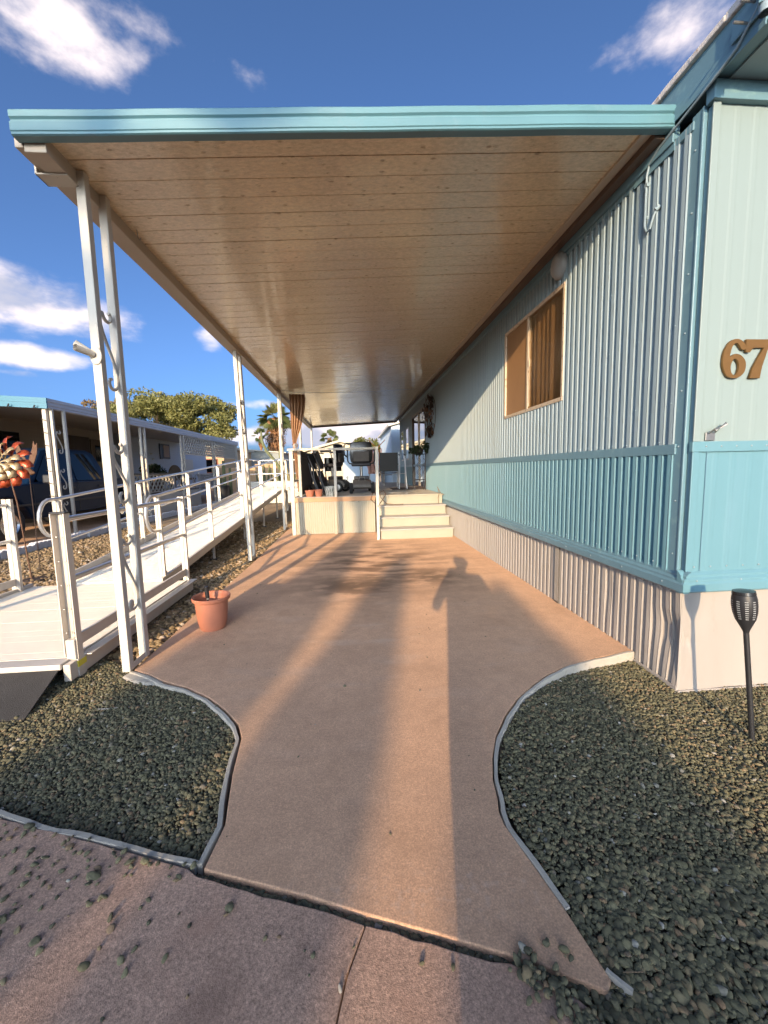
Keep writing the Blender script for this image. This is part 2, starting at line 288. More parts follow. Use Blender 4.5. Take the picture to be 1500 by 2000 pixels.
# ------------------------------------------------------------------ mesh helpers
class MB:
    def __init__(s): s.v = []; s.f = []
    def add(s, vs, fs):
        o = len(s.v); s.v += [tuple(map(float, p)) for p in vs]; s.f += [tuple(i+o for i in q) for q in fs]; return s
    def box(s, lo, hi, rz=0, mat=None):
        (a, b, c), (d, e, f) = lo, hi
        P = [(a, b, c), (d, b, c), (d, e, c), (a, e, c), (a, b, f), (d, b, f), (d, e, f), (a, e, f)]
        if rz or mat:
            cx, cy = (a+d)/2, (b+e)/2; cs, sn = math.cos(rz), math.sin(rz)
            P = [(cx+(x-cx)*cs-(y-cy)*sn, cy+(x-cx)*sn+(y-cy)*cs, z) for x, y, z in P]
            if mat: P = [tuple(mat @ Vector(p)) for p in P]
        return s.add(P, [(3, 2, 1, 0), (4, 5, 6, 7), (0, 1, 5, 4), (1, 2, 6, 5), (2, 3, 7, 6), (3, 0, 4, 7)])
    def beam(s, a, b, w, h, up=(0, 0, 1)):
        a, b = Vector(a), Vector(b); d = (b-a).normalized(); r = d.cross(Vector(up))
        if r.length < 1e-4: r = d.cross(Vector((1, 0, 0)))
        r.normalize(); u = r.cross(d); P = []
        for e in (a, b):
            for i, j in ((-1, -1), (1, -1), (1, 1), (-1, 1)): P.append(e+r*(i*w/2)+u*(j*h/2))
        return s.add(P, [(3, 2, 1, 0), (4, 5, 6, 7), (0, 1, 5, 4), (1, 2, 6, 5), (2, 3, 7, 6), (3, 0, 4, 7)])
    def tube(s, pts, rad, n=8, closed=False, cap=True):
        P = [Vector(p) for p in pts]; k = len(P); rad = rad if isinstance(rad, (list, tuple)) else [rad]*k
        ref = None; vs = []
        for i in range(k):
            d = (P[(i+1) % k]-P[i-1]) if closed else (P[min(i+1, k-1)]-P[max(i-1, 0)])
            d.normalize()
            if ref is None: ref = d.orthogonal().normalized()
            ref = (ref-d*ref.dot(d)); ref = ref.normalized() if ref.length > 1e-5 else d.orthogonal().normalized()
            b = d.cross(ref)
            for j in range(n):
                t = 2*math.pi*j/n; vs.append(P[i]+(ref*math.cos(t)+b*math.sin(t))*rad[i])
        fs = []
        for i in range(k if closed else k-1):
            for j in range(n):
                a, b_ = i*n+j, i*n+(j+1) % n; c, d_ = ((i+1) % k)*n+(j+1) % n, ((i+1) % k)*n+j
                fs.append((a, b_, c, d_))
        if not closed and cap: fs += [tuple(range(n))[::-1], tuple((k-1)*n+j for j in range(n))]
        return s.add(vs, fs)
    def lathe(s, prof, c=(0, 0, 0), n=20, sx=1, sy=1):
        vs = []; fs = []
        for r, z in prof:
            for j in range(n): t = 2*math.pi*j/n; vs.append((c[0]+r*sx*math.cos(t), c[1]+r*sy*math.sin(t), c[2]+z))
        for i in range(len(prof)-1):
            for j in range(n): fs.append((i*n+j, i*n+(j+1) % n, (i+1)*n+(j+1) % n, (i+1)*n+j))
        return s.add(vs, fs)
    def prism(s, poly, z0, z1, axis='z'):
        """poly extruded along an axis; axis x: poly=(y,z); axis y: poly=(x,z)"""
        k = len(poly); mk = {'z': lambda p, t: (p[0], p[1], t), 'x': lambda p, t: (t, p[0], p[1]), 'y': lambda p, t: (p[0], t, p[1])}[axis]
        vs = [mk(p, z0) for p in poly]+[mk(p, z1) for p in poly]
        fs = [tuple(range(k))[::-1], tuple(range(k, 2*k))]+[(i, (i+1) % k, (i+1) % k+k, i+k) for i in range(k)]
        return s.add(vs, fs)
    def sweep(s, prof, y0, y1, xf=None):
        """open or closed profile of (x,z) swept along y"""
        k = len(prof); s.add([(x, y0, z) for x, z in prof]+[(x, y1, z) for x, z in prof], [(i, i+1, i+1+k, i+k) for i in range(k-1)]); return s
    def build(s, name, mat, parent=None, smooth=False, bevel=0, loc=None, data_only=False):
        me = bpy.data.meshes.new(name); me.from_pydata(s.v, [], s.f)
        bm = bmesh.new(); bm.from_mesh(me); bmesh.ops.recalc_face_normals(bm, faces=bm.faces); bm.to_mesh(me); bm.free()
        me.materials.append(MATS[mat])
        if smooth:
            me.polygons.foreach_set('use_smooth', [True]*len(me.polygons))
            me.set_sharp_from_angle(angle=R(40))
        me.update()
        if data_only: return me
        return link(name, me, parent, bevel, loc)
def link(name, me, parent=None, bevel=0, loc=None):
    o = bpy.data.objects.new(name, me); COL.objects.link(o)
    if parent: o.parent = parent
    if loc: o.location = loc
    if bevel:
        b = o.modifiers.new('bevel', 'BEVEL'); b.width = bevel; b.segments = 2; b.limit_method = 'ANGLE'; b.angle_limit = R(40); b.harden_normals = False
    return o
def tag(o, label=None, cat=None, group=None, kind=None):
    if label: o['label'] = label
    if cat: o['category'] = cat
    if group: o['group'] = group
    if kind: o['kind'] = kind
    return o
def thing(name, label, cat, loc=(0, 0, 0), rz=0, group=None):
    o = bpy.data.objects.new(name, None); COL.objects.link(o); o.empty_display_size = .1
    o.location = loc; o.rotation_euler = (0, 0, rz); return tag(o, label, cat, group)
def copy_tree(o, parent=None):
    c = o.copy(); COL.objects.link(c); c.parent = parent
    for ch in list(o.children): copy_tree(ch, c)
    return c
def arc(cx, cy, r, a0, a1, n=8): return [(cx+r*math.cos(R(a0+(a1-a0)*i/n)), cy+r*math.sin(R(a0+(a1-a0)*i/n))) for i in range(n+1)]
def in_poly(P, poly):
    x, y = P[:, 0], P[:, 1]; ins = np.zeros(len(P), bool); k = len(poly)
    for i in range(k):
        (x1, y1), (x2, y2) = poly[i], poly[(i+1) % k]
        c = ((y1 > y) != (y2 > y)) & (x < (x2-x1)*(y-y1)/((y2-y1) or 1e-9)+x1); ins ^= c
    return ins
def ico(sub):
    bm = bmesh.new(); bmesh.ops.create_icosphere(bm, subdivisions=sub, radius=1); v = np.array([p.co[:] for p in bm.verts]); f = np.array([[q.index for q in p.verts] for p in bm.faces]); bm.free(); return v, f
def mesh_np(name, V, F, mat, rnd=None, smooth=True):
    me = bpy.data.meshes.new(name); me.vertices.add(len(V)); me.vertices.foreach_set('co', np.ascontiguousarray(V, np.float32).ravel())
    k = F.shape[1]; me.loops.add(F.size); me.loops.foreach_set('vertex_index', F.ravel().astype(np.int32)); me.polygons.add(len(F))
    me.polygons.foreach_set('loop_start', np.arange(0, F.size, k, dtype=np.int32)); me.polygons.foreach_set('loop_total', np.full(len(F), k, np.int32))
    me.polygons.foreach_set('use_smooth', np.full(len(F), smooth)); me.materials.append(MATS[mat])
    if rnd is not None: a = me.attributes.new('rnd', 'FLOAT', 'POINT'); a.data.foreach_set('value', np.ascontiguousarray(rnd, np.float32))
    me.update(); me.validate(); return me
def stones(P, size, mat, name, sub=2, flat=.56):
    """scatter one squashed stone on every point of P (n,3)"""
    v, f = ico(sub); n = len(P)
    sc = size*np.clip(RNG.lognormal(-.08, .32, (n, 1)), .4, 1.9)*np.stack([RNG.uniform(.8, 1.35, n), RNG.uniform(.65, 1, n), flat*RNG.uniform(.7, 1.25, n)], 1)
    shape = 1+.16*np.sin(v@RNG.normal(0, 2.6, (3, 24)))+.07*np.sin(v@RNG.normal(0, 5, (3, 24)))            # stone shapes
    pick = RNG.integers(0, 24, n)
    L = v[None]*shape.T[pick][:, :, None]*sc[:, None]/2
    a = RNG.uniform(0, 2*np.pi, n); tx = RNG.normal(0, .28, n); ty = RNG.normal(0, .28, n)
    ca, sa = np.cos(a)[:, None], np.sin(a)[:, None]
    x, y, z = L[..., 0]*ca-L[..., 1]*sa, L[..., 0]*sa+L[..., 1]*ca, L[..., 2]
    z = z+x*tx[:, None]+y*ty[:, None]
    V = np.stack([x, y, z], 2)+P[:, None]
    F = f[None]+(np.arange(n)*len(v))[:, None, None]
    return mesh_np(name, V.reshape(-1, 3), F.reshape(-1, 3), mat, np.repeat(RNG.random(n), len(v)))
def scatter(poly, step, zf, holes=()):
    xs = [p[0] for p in poly]; ys = [p[1] for p in poly]
    gx, gy = np.meshgrid(np.arange(min(xs), max(xs), step), np.arange(min(ys), max(ys), step*.87)); gx = gx+(np.arange(gx.shape[0])[:, None] % 2)*step/2
    P = np.stack([gx.ravel(), gy.ravel()], 1)+RNG.normal(0, step*.28, (gx.size, 2)); P = P[in_poly(P, poly)]
    for h in holes: P = P[~in_poly(P, h)]
    return np.column_stack([P, zf(P[:, 0], P[:, 1])+RNG.normal(0, step*.13, len(P))])

# ================================================================== ground
SLOPE = -.345
def front_line(x): return 1.211+SLOPE*(x+.518)
g = MB(); g.add([(-900, -900, -.14), (900, -900, -.14), (900, 900, -.14), (-900, 900, -.14)], [(0, 1, 2, 3)]); tag(g.build('ground', 'ground'), kind='structure')
g = MB(); g.add([(-200, -11, -.132), (200, -11, -.132), (200, -1.6, -.132), (-200, -1.6, -.132)], [(0, 1, 2, 3)]); tag(g.build('road', 'asphalt'), kind='structure')
CURB_L = [(-1.468, 2.629), (-1.33, 2.55), (-1.202, 2.456), (-1.02, 2.36), (-.854, 2.236), (-.73, 2.11), (-.615, 1.968), (-.571, 1.861), (-.545, 1.62), (-.50, 1.374), (-.518, 1.211)]
CURB_R = [(.608, .82), (.577, .992), (.551, 1.1), (.509, 1.27), (.51, 1.33), (.525, 1.381), (.542, 1.48), (.582, 1.597), (.65, 1.74), (.744, 1.874), (.87, 2.02), (1.019, 2.146), (1.16, 2.25), (1.305, 2.326), (1.55, 2.41), (1.824, 2.477), (1.905, 2.49)]
slab = [(-1.45, 16.5), (-1.43, 5.797), (-1.454, 4.158)]+CURB_L+[(-.17, 1.095), (.02, 1.022), (.204, .958), (.437, .872), (.585, .80)]+CURB_R+[(1.905, 16.5)]
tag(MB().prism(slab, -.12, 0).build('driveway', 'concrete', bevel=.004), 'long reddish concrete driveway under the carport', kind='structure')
# apron: two cast slabs with a crack between them
crack = [(.0+random.uniform(-.008, .008)-.355*(1.02-y)*.98, y) for y in np.linspace(.985, -1.5, 26)]
top_l = [(x, front_line(x)-(.012 if x < -.56 else .030)+random.uniform(-.004, .004)) for x in np.r_[np.linspace(-9, -2.7, 10), np.linspace(-2.6, -.57, 30), np.linspace(-.53, -.03, 10)]]
top_r = [(x, front_line(x)-.031+random.uniform(-.006, .006)) for x in np.linspace(.03, .42, 9)]+[(.50, .80), (.56, .73), (.60, .66), (.66, .58), (.74, .45), (.9, .2), (4, -.7)]
crack[0] = (.0, front_line(0)-.033)
tag(MB().prism(top_l+[(x-.0022, y) for x, y in crack]+[(-9, -1.5)], -.13, .0015).build('pavement', 'apron', bevel=.004), kind='structure')
tag(MB().prism([(x+.0022, y) for x, y in crack][::-1]+top_r+[(4, -1.5)], -.13, .001).build('pavement', 'apron', bevel=.004), kind='structure')
tag(MB().prism([(-9, front_line(-9)-.02), (-9, -1.5), (4, -1.5), (4, -.9), (.9, .1), (.62, .70), (.6, .81), (-.53, 1.215)], -.135, -.036).build('subsoil', 'soil'), kind='structure')

def ribbon(pts, w, top, bot, jitter, step=.035):
    """uneven strip of edging along a polyline"""
    P = np.array(pts); d = np.r_[0, np.cumsum(np.hypot(*np.diff(P, axis=0).T))]; t = np.arange(0, d[-1], step); X = np.interp(t, d, P[:, 0]); Y = np.interp(t, d, P[:, 1])
    m = MB(); k = len(t); vs = []
    dx, dy = np.gradient(X), np.gradient(Y); L = np.hypot(dx, dy); nx, ny = -dy/L, dx/L
    for i in range(k):
        a = jitter*(math.sin(i*.41)+.7*math.sin(i*.93+1)); ww = w*(1+.12*math.sin(i*.31)+random.uniform(-.05, .05)); zt = top+jitter*.6*math.sin(i*.53)+random.gauss(0, .0006)
        for s, z in ((-.5, bot), (-.5, zt-.0015), (-.42, zt), (.42, zt), (.5, zt-.0015), (.5, bot)): vs.append((X[i]+nx[i]*(a+s*ww), Y[i]+ny[i]*(a+s*ww), z))
    fs = [(i*6+j, i*6+(j+1) % 6, (i+1)*6+(j+1) % 6, (i+1)*6+j) for i in range(k-1) for j in range(6)]+[tuple(range(6)), tuple((k-1)*6+j for j in range(6))[::-1]]
    return m.add(vs, fs)
e = ribbon([(x-.012, y-.022) for x, y in CURB_L[:5]]+[(x-.022, y-.006) for x, y in CURB_L[5:]], .017, .000, -.08, .0024).build('edging_strip', 'edging', smooth=True)
tag(e, 'worn white edging strip bordering the left gravel bed beside the driveway', 'edging', 'garden edging strips')
e = ribbon([(x, front_line(x)+.004+.006*math.sin(x*7)) for x in np.linspace(-2.6, -.535, 30)], .018, .003, -.08, .0028).build('edging_strip', 'edging', smooth=True)
tag(e, 'white edging strip between the left gravel bed and the pavement', 'edging', 'garden edging strips')
e = ribbon([(x+.013, y-.004) for x, y in CURB_R[1:8]]+[(x+.012, y-.012) for x, y in CURB_R[8:]], .016, .001, -.1, .0024).build('edging_strip', 'edging', smooth=True)
tag(e, 'curved white edging strip round the large right gravel bed', 'edging', 'garden edging strips')
e = ribbon([(.608, .84), (.625, .815), (.65, .79)], .010, .002, -.05, .001, .012).build('edging_strip', 'edging', smooth=True)
tag(e, 'short loose end of white edging lying in gravel at the pavement corner', 'edging', 'garden edging strips')
b = MB().prism([(-1.50, 2.605), (-1.44, 2.63), (-1.25, 2.52), (-1.20, 2.465), (-1.27, 2.44), (-1.42, 2.50), (-1.51, 2.56)], -.10, -.008)
tag(b.build('footing', 'edging', bevel=.012), 'chipped concrete footing under the front carport post', 'footing')
b = MB().prism([(-1.515, 2.535), (-1.40, 2.49), (-1.31, 2.455), (-1.36, 2.36), (-1.46, 2.37), (-1.53, 2.44)], -.10, -.038)
tag(b.build('stone_slab', 'cream', bevel=.01), 'flat pale broken slab sunk in gravel below the post footing', 'slab')

# gravel beds
BED_L = [(x-.03, y-.012) for x, y in CURB_L]+[(x, front_line(x)+.016) for x in (-.55, -1, -1.6, -2.6)]+[(-3.2, 3.0), (-1.85, 2.9), (-1.49, 2.66)]
zL = lambda x, y: -.022+.006*np.sin(x*5+1)*np.cos(y*6)
def zR(x, y): return -.014-.055*np.clip((x-.7)/1.1, 0, 1)+.008*np.sin(x*4)*np.cos(y*5)
BED_R = [(x+.03, y-.012) for x, y in CURB_R if y > 1.3 or x > .55][1:]+[(1.95, 2.12), (3.2, 2.12), (3.2, -.4), (1.6, -.3), (.98, .05), (.80, .36), (.70, .52), (.60, .70), (.50, .80), (.60, .87), (.585, 1.0)]
g = MB(); g.add([(x, y, -.034) for x, y in BED_L], [tuple(range(len(BED_L)))]); tag(g.build('gravel_bed', 'soil'), kind='structure')
g = MB(); gx = np.linspace(.45, 5.6, 30); gy = np.linspace(-.95, 2.6, 22)
g.add([(x, y, float(zR(x, y))-.013) for y in gy for x in gx], [(j*30+i, j*30+i+1, (j+1)*30+i+1, (j+1)*30+i) for j in range(21) for i in range(29)])
gb = g.build('gravel_bed', 'soil'); bm = bmesh.new(); bm.from_mesh(gb.data)
bmesh.ops.delete(bm, geom=[f for f in bm.faces if not in_poly(np.array([f.calc_center_median()[:2]]), BED_R)[0]], context='FACES'); bm.to_mesh(gb.data); bm.free(); tag(gb, kind='structure')
P = scatter(BED_L, .0118, zL); P = P[P[:, 0] > -2.6]; tag(link('gravel', stones(P, .0170, 'pebbles', 'gravel', sub=1)), 'olive and tan river pebbles filling the left gravel bed', 'gravel', kind='stuff')
P = scatter(BED_R, .0118, zR); P = P[(P[:, 0] < 2.9) & (P[:, 1] > .25) & (P[:, 0] < 1.3+P[:, 1]*.85)]; NEAR = P[:, 1] < 1.1
tag(link('gravel', stones(P[~NEAR], .0165, 'pebbles', 'gravel', sub=1)), 'dark olive river pebbles round the torch by the white skirt', 'gravel', kind='stuff')
tag(link('gravel', stones(P[NEAR], .0180, 'pebbles', 'gravel')), 'dark olive river pebbles filling the large right gravel bed', 'gravel', kind='stuff')
# side yard beyond the ramp
YARD = [(-1.49, 2.68), (-1.85, 2.92), (-3.2, 3.02), (-5.6, 3.3), (-5.6, 16), (-1.47, 16), (-1.45, 8.7), (-1.455, 4.2)]
g = MB(); g.add([(x, y, -.045) for x, y in YARD], [tuple(range(len(YARD)))]); tag(g.build('side_yard', 'ground'), kind='structure')
P = scatter(YARD, .034, lambda x, y: -.036+.012*np.sin(x*2.3+1)*np.cos(y*1.7)); P = P[P[:, 1] < 10.5]
tag(link('gravel', stones(P, .046, 'yard_stones', 'gravel', sub=1)), 'golden tan gravel covering the side yard round the ramp', 'gravel', kind='stuff')
# loose pebbles kicked onto the pavement and into the joint
LP = []
for i in range(130):
    x = random.gauss(-1.02, .24) if i < 95 else random.uniform(-1.5, .6); y = front_line(x)-.05-abs(random.gauss(0, .16)); LP.append((x, y, .0045))
for i in range(26): x = random.uniform(.44, .66); LP.append((x, front_line(x)+random.uniform(-.12, .05), .006))
for i in range(520):
    x = random.uniform(-.54, .6); LP.append((x, front_line(x)-.016+random.gauss(0, .006), -.022))
for i in range(70): x = random.uniform(-2.2, -.55); LP.append((x, front_line(x)-.035+random.gauss(0, .014), .007))
for i in range(240): t = random.random(); LP.append((.40+.32*t+random.gauss(0, .018), .87-.37*t+random.gauss(0, .022), .008))
tag(link('loose_gravel', stones(np.array(LP), .0165, 'pebbles', 'loose_gravel')), 'dark pebbles strewn over the pavement and along its joint', 'gravel', kind='stuff')
LP = [(random.uniform(-1.2, 1.6), random.uniform(1.2, 6.5), .001) for i in range(110)]
tag(link('grit', stones(np.array(LP), .010, 'pebbles', 'grit', sub=1)), 'specks of grit lying about the driveway', 'grit', kind='stuff')
lf = MB()
for i in range(14):
    x, y = random.uniform(.6, 2.6), random.uniform(.7, 1.9); a = random.uniform(0, 6.3); lf.tube([(x, y, float(zR(x, y))+.012), (x+.05*math.cos(a), y+.05*math.sin(a), float(zR(x, y))+.016)], .0012, 4)
for i in range(9):
    x, y = random.uniform(-1.5, -.7), random.uniform(1.5, 2.3); a = random.uniform(0, 6.3); lf.tube([(x, y, -.02), (x+.06*math.cos(a), y+.06*math.sin(a), -.016)], .0012, 4)
tag(lf.build('dry_twigs', 'wicker'), 'thin dry twigs scattered over the gravel beds', 'twigs', kind='stuff')

# ================================================================== mobile home
HX, HY = 1.874, 2.09
home = thing('mobile_home', 'pale aqua ribbed metal mobile home with white skirt and number 67', 'mobile home', (3.6, 9, 0))
home_inv = Matrix.Translation((-3.6, -9, 0))
def hp(mb, name, mat, parent=None, **k):
    o = mb.build(name, mat, **k); o.parent = parent or home; o.matrix_parent_inverse = Matrix() if parent else home_inv; return o
def rib_profile(a0, a1, pitch, depth, base, wob=0):
    """zigzag siding profile: list of (along, out)"""
    out = []; a = a0
    while a < a1-1e-6:
        for t, d in ((0, 0), (.06, 1), (.17, .9), (.20, .78), (.23, .9), (.50, 1), (.56, 0), (.70, .0), (.76, .22), (.82, 0)):
            q = a+t*pitch
            if q < a1: out.append((q, base-depth*d+random.uniform(-wob, wob)))
        a += pitch
    out.append((a1, base)); return out
def siding(y0, y1, z0, z1, mat, name='siding', x=HX, depth=.019, pitch=.0727, parent=None):
    pr = rib_profile(y0, y1, pitch, depth, x); m = MB(); k = len(pr)
    m.add([(o, a, z0) for a, o in pr]+[(o, a, z1) for a, o in pr], [(i, i+1, i+1+k, i+k) for i in range(k-1)]); return hp(m, name, mat, parent)
WY0, WY1, WZ0, WZ1 = 3.46, 4.775, 1.865, 2.81
DY0, DY1, DZ0, DZ1 = 10.02, 12.12, .765, 2.78
for y0, y1, z0, z1 in ((2.195, WY0, 1.385, 3.07), (WY0, WY1, 1.385, WZ0), (WY0, WY1, WZ1, 3.07), (WY1, DY0, 1.385, 3.07), (DY0, DY1, DZ1, 3.07), (DY1, 15.3, 1.385, 3.07)):
    siding(y0, y1, z0, z1, 'aqua_light')
siding(2.195, DY0, .62, 1.33, 'aqua'); siding(DY1, 15.3, .62, 1.33, 'aqua')
# front wall: nearly flat panels with shallow ribs
def front_panel(z0, z1, mat, name, y=HY, x0=HX+.02, x1=6.0, depth=.0016, pitch=.105):
    pr = []; a = x0
    while a < x1: pr += [(a, y), (a+.012, y-depth), (a+.030, y-depth), (a+.042, y-.3*depth), (a+pitch*.8, y)]; a += pitch
    k = len(pr); m = MB(); nz = 2
    m.add([(a, o, z0) for a, o in pr]+[(a, o, z1) for a, o in pr], [(i, i+1, i+1+k, i+k) for i in range(k-1)]); return hp(m, name, mat)
front_panel(1.385, 3.1, 'aqua_pale', 'front_siding')
front_panel(.60, 1.335, 'aqua', 'front_siding')
hp(MB().box((HX-.004, HY-.014, 1.335), (6, HY+.01, 1.392)), 'belt_trim', 'aqua', bevel=.003)
hp(MB().box((1.962, HY-.0085, .66), (1.966, HY-.0075, 1.334)), 'seam', 'aqua_trim')
hp(MB().box((HX-.020, 2.18, 1.326), (HX+.01, 15.3, 1.386)), 'belt_trim', 'aqua_trim', bevel=.003)
# corner trim: broad strip on the side, rolled edge at the corner
hp(MB().box((HX-.010, 2.135, .63), (HX+.012, 2.197, 3.10)), 'corner_trim', 'aqua_trim', bevel=.002)
hp(MB().box((HX-.014, 2.121, .63), (HX+.012, 2.1345, 3.10)), 'corner_trim', 'aqua_trim', bevel=.004)
hp(MB().box((HX+.006, 2.078, .62), (HX+.016, 2.1175, 3.08)), 'corner_trim', 'aqua_trim', bevel=.003)
hp(MB().box((HX-.001, 2.076, 1.392), (HX+.040, 2.0855, 3.10)), 'corner_trim', 'aqua_pale', bevel=.003)
hp(MB().box((HX-.001, 2.076, .66), (HX+.040, 2.0855, 1.334)), 'corner_trim', 'aqua', bevel=.003)
sc = MB()
for z in np.arange(.8, 3.0, .27): sc.lathe([(.0001, .004), (.006, .003), (.008, 0)], (0, 0, 0), 8)
# base trim: moulded band above the skirt, turning the corner
prof = [(.010, .665), (-.004, .655), (-.018, .640), (-.018, .628), (-.030, .616), (-.030, .604), (-.038, .592), (-.038, .550), (-.026, .540), (.012, .540)]
m = MB(); m.sweep([(HX+a, z) for a, z in prof], 2.05, 15.3); hp(m, 'base_trim', 'aqua_trim')
m = MB(); k = len(prof); m.add([(HX-.032+abs(a)*0, HY+a, z) for a, z in prof]+[(6, HY+a, z) for a, z in prof], [(i, i+1, i+1+k, i+k) for i in range(k-1)]); m.add([(HX-.032, HY+a, z) for a, z in prof], [tuple(range(k))]); hp(m, 'base_trim', 'aqua')
# screws along trims
def screws(pts, axis, name, mat='aqua_light', r=.006):
    m = MB()
    for p in pts:
        if axis == 'x': q = [(p[0], p[1]+r*math.cos(t), p[2]+r*math.sin(t)) for t in np.arange(0, 6.28, .785)]; m.add(q+[(p[0]-.006, p[1], p[2])], [(i, (i+1) % 8, 8) for i in range(8)])
        else: q = [(p[0]+r*math.cos(t), p[1], p[2]+r*math.sin(t)) for t in np.arange(0, 6.28, .785)]; m.add(q+[(p[0], p[1]-.006, p[2])], [(i, (i+1) % 8, 8) for i in range(8)])
    return tag(hp(m, name, mat), kind='stuff')
screws([(HX-.0105, 2.166, z) for z in np.arange(.75, 3.0, .31)], 'x', 'screws')
screws([(HX-.0195, 2.3+i*.1454, 1.40) for i in range(50)], 'x', 'screws')
screws([(HX-.0195, 2.3+i*.1454, .675) for i in range(50)], 'x', 'screws')
screws([(HX-.0195, 2.2+i*.2908+.026, z) for i in range(4) for z in (1.62, 2.05, 2.45)], 'x', 'screws')
screws([(HX-.0385, 2.2+i*.36, .575) for i in range(20)], 'x', 'screws')
screws([(1.95+i*.09, HY-.0145, 1.365) for i in range(8)]+[(1.93+i*.1, HY-.0055, .685) for i in range(8)]+[(1.93, HY-.031, .61), (2.2, HY-.031, .61)], 'y', 'screws')
# skirt: corrugated along the side, smooth dented sheet in front
def skirt_side():
    pr = rib_profile(2.100, 15.3, .078, .013, HX+.022); m = MB(); zs = [-.10, .05, .15, .22, .30, .40, .56]; k = len(pr); V = []
    for z in zs:
        for a, o in pr:
            d = .022*math.exp(-((a-2.2)/.09)**2-((z-.27)/.10)**2)+.010*math.exp(-((a-2.75)/.05)**2-((z-.35)/.16)**2)
            fl = max(0, 1-abs(a-2.12)/.25)*.012*math.sin(z*9)
            V.append((o+d+fl, a, z-(.0 if z > -.05 else .0)))
    m.add(V, [(j*k+i, j*k+i+1, (j+1)*k+i+1, (j+1)*k+i) for j in range(len(zs)-1) for i in range(k-1)]); return m
hp(skirt_side(), 'skirt', 'skirt_white')
def skirt_front():
    xs = np.r_[np.linspace(HX+.008, 2.3, 46), np.linspace(2.32, 6, 60)]; zs = np.linspace(-.13, .56, 24); V = []
    for z in zs:
        for x in xs:
            d = .020*math.exp(-((x-1.93)/.035)**2-((z-.24-(x-1.93)*-.6)/.035)**2)+.012*math.exp(-((x-2.02)/.06)**2-((z-.42)/.10)**2)
            d += .003*math.sin(x*9+z*1.5)+.0035*math.sin(x*23+1)*math.cos(z*3)+.0025*math.sin(x*3+z*8)
            d -= .010*math.exp(-((x-HX)/.03)**2)*math.sin(z*7+.6)
            V.append((x, HY+.010+d*min(1, (x-HX-.008)/.02), z))
    k = len(xs); return MB().add(V, [(j*k+i, j*k+i+1, (j+1)*k+i+1, (j+1)*k+i) for j in range(23) for i in range(k-1)])
hp(skirt_front(), 'skirt', 'skirt_white', smooth=True)
hp(MB().box((HX+.008, HY-.003, -.15), (6, HY+.006, -.062)), 'skirt_rail', 'skirt_white', bevel=.003)
hp(MB().box((HX+.004, 2.10, -.15), (HX+.016, 2.47, -.045)), 'skirt_rail', 'skirt_white', bevel=.003)
m = MB()
for i in range(22):
    for j in range(3): z = .02+i*.024; y = 3.465+j*.022; m.beam((HX-.004, y, z), (HX-.004, y+.022, z+.024), .003, .004); m.beam((HX-.003, y+.022, z), (HX-.003, y, z+.024), .003, .004)
hp(MB().box((HX+.000, 3.46, .0), (HX+.006, 3.54, .545)), 'vent_backing', 'grey_plastic'); tag(hp(m, 'vent_grille', 'skirt_white'), kind='stuff')
# core behind the skins (dark interior), roof
hp(MB().box((HX+.5, HY+.03, .3), (6, 15.3, 3.2)).box((HX+.08, HY+.06, .3), (HX+.5, WY0-.05, 3.2)).box((HX+.03, WY1+.05, .3), (HX+.5, DY0-.1, 3.2)).box((HX+.03, DY1+.1, .3), (HX+.5, 15.3, 3.2)).box((HX+.03, WY0-.05, .3), (HX+.5, WY1+.05, WZ0-.03)).box((HX+.03, WY0-.05, WZ1+.03), (HX+.5, WY1+.05, 3.2)), 'core', 'interior')
hp(MB().box((HX-.029, 1.81, 3.185), (6.2, 15.6, 3.355)), 'roof', 'aqua_trim', bevel=.004)
hp(MB().box((HX-.034, 2.3, 3.060), (HX+.01, 15.4, 3.150)).box((HX-.018, 2.18, 3.030), (HX+.01, 15.4, 3.075)), 'eave_trim', 'aqua_trim', bevel=.004)
hp(MB().box((HX-.016, 2.058, 3.085), (6, HY+.02, 3.174)), 'frieze', 'aqua_trim', bevel=.003)
hp(MB().box((HX+.06, 1.835, 3.175), (6.1, HY-.0, 3.184)), 'soffit', 'aqua_light')
hp(MB().box((HX-.036, 1.80, 3.155), (HX-.028, 2.60, 3.225)), 'drip_edge', 'aqua_trim', bevel=.002)
rc = MB()
for i in range(70):
    y = 1.79+i*.2; w = random.uniform(-.006, .006); rc.box((HX-.052+w, y, 3.352+random.uniform(-.003, .003)), (HX+.25, y+.205, 3.385+random.uniform(-.004, .006)))
hp(rc, 'roof_coating', 'roofcoat', bevel=.006)
# mast bracket clamped on the roof corner
mast = MB().tube([(HX-.075, 1.765, 3.16), (HX-.075, 1.765, 3.9)], [.023, .023], 16, cap=False).tube([(HX-.075, 1.765, 3.9), (HX-.075, 1.765, 3.16)], [.018, .018], 16, cap=False)
mo = hp(mast, 'mast', 'aqua_light', smooth=True)
hp(MB().box((HX-.052, 1.74, 3.21), (HX-.040, 1.95, 3.30)), 'mast_plate', 'aqua_trim', bevel=.003)
hp(MB().tube([(HX-.03, 1.79, 3.20), (HX-.075, 1.735, 3.20), (HX-.105, 1.765, 3.20), (HX-.075, 1.795, 3.20), (HX-.03, 1.80, 3.20)], .005, 8).tube([(HX-.03, 1.79, 3.27), (HX-.075, 1.735, 3.27), (HX-.105, 1.765, 3.27), (HX-.075, 1.795, 3.27), (HX-.03, 1.80, 3.27)], .005, 8), 'mast_clamp', 'aqua_trim')
hp(MB().tube([(HX-.04, 1.87, 3.225), (HX-.12, 1.87, 3.225)], .0055, 8).tube([(HX-.04, 1.84, 3.28), (HX-.12, 1.84, 3.28)], .0055, 8), 'bolt', 'galv')
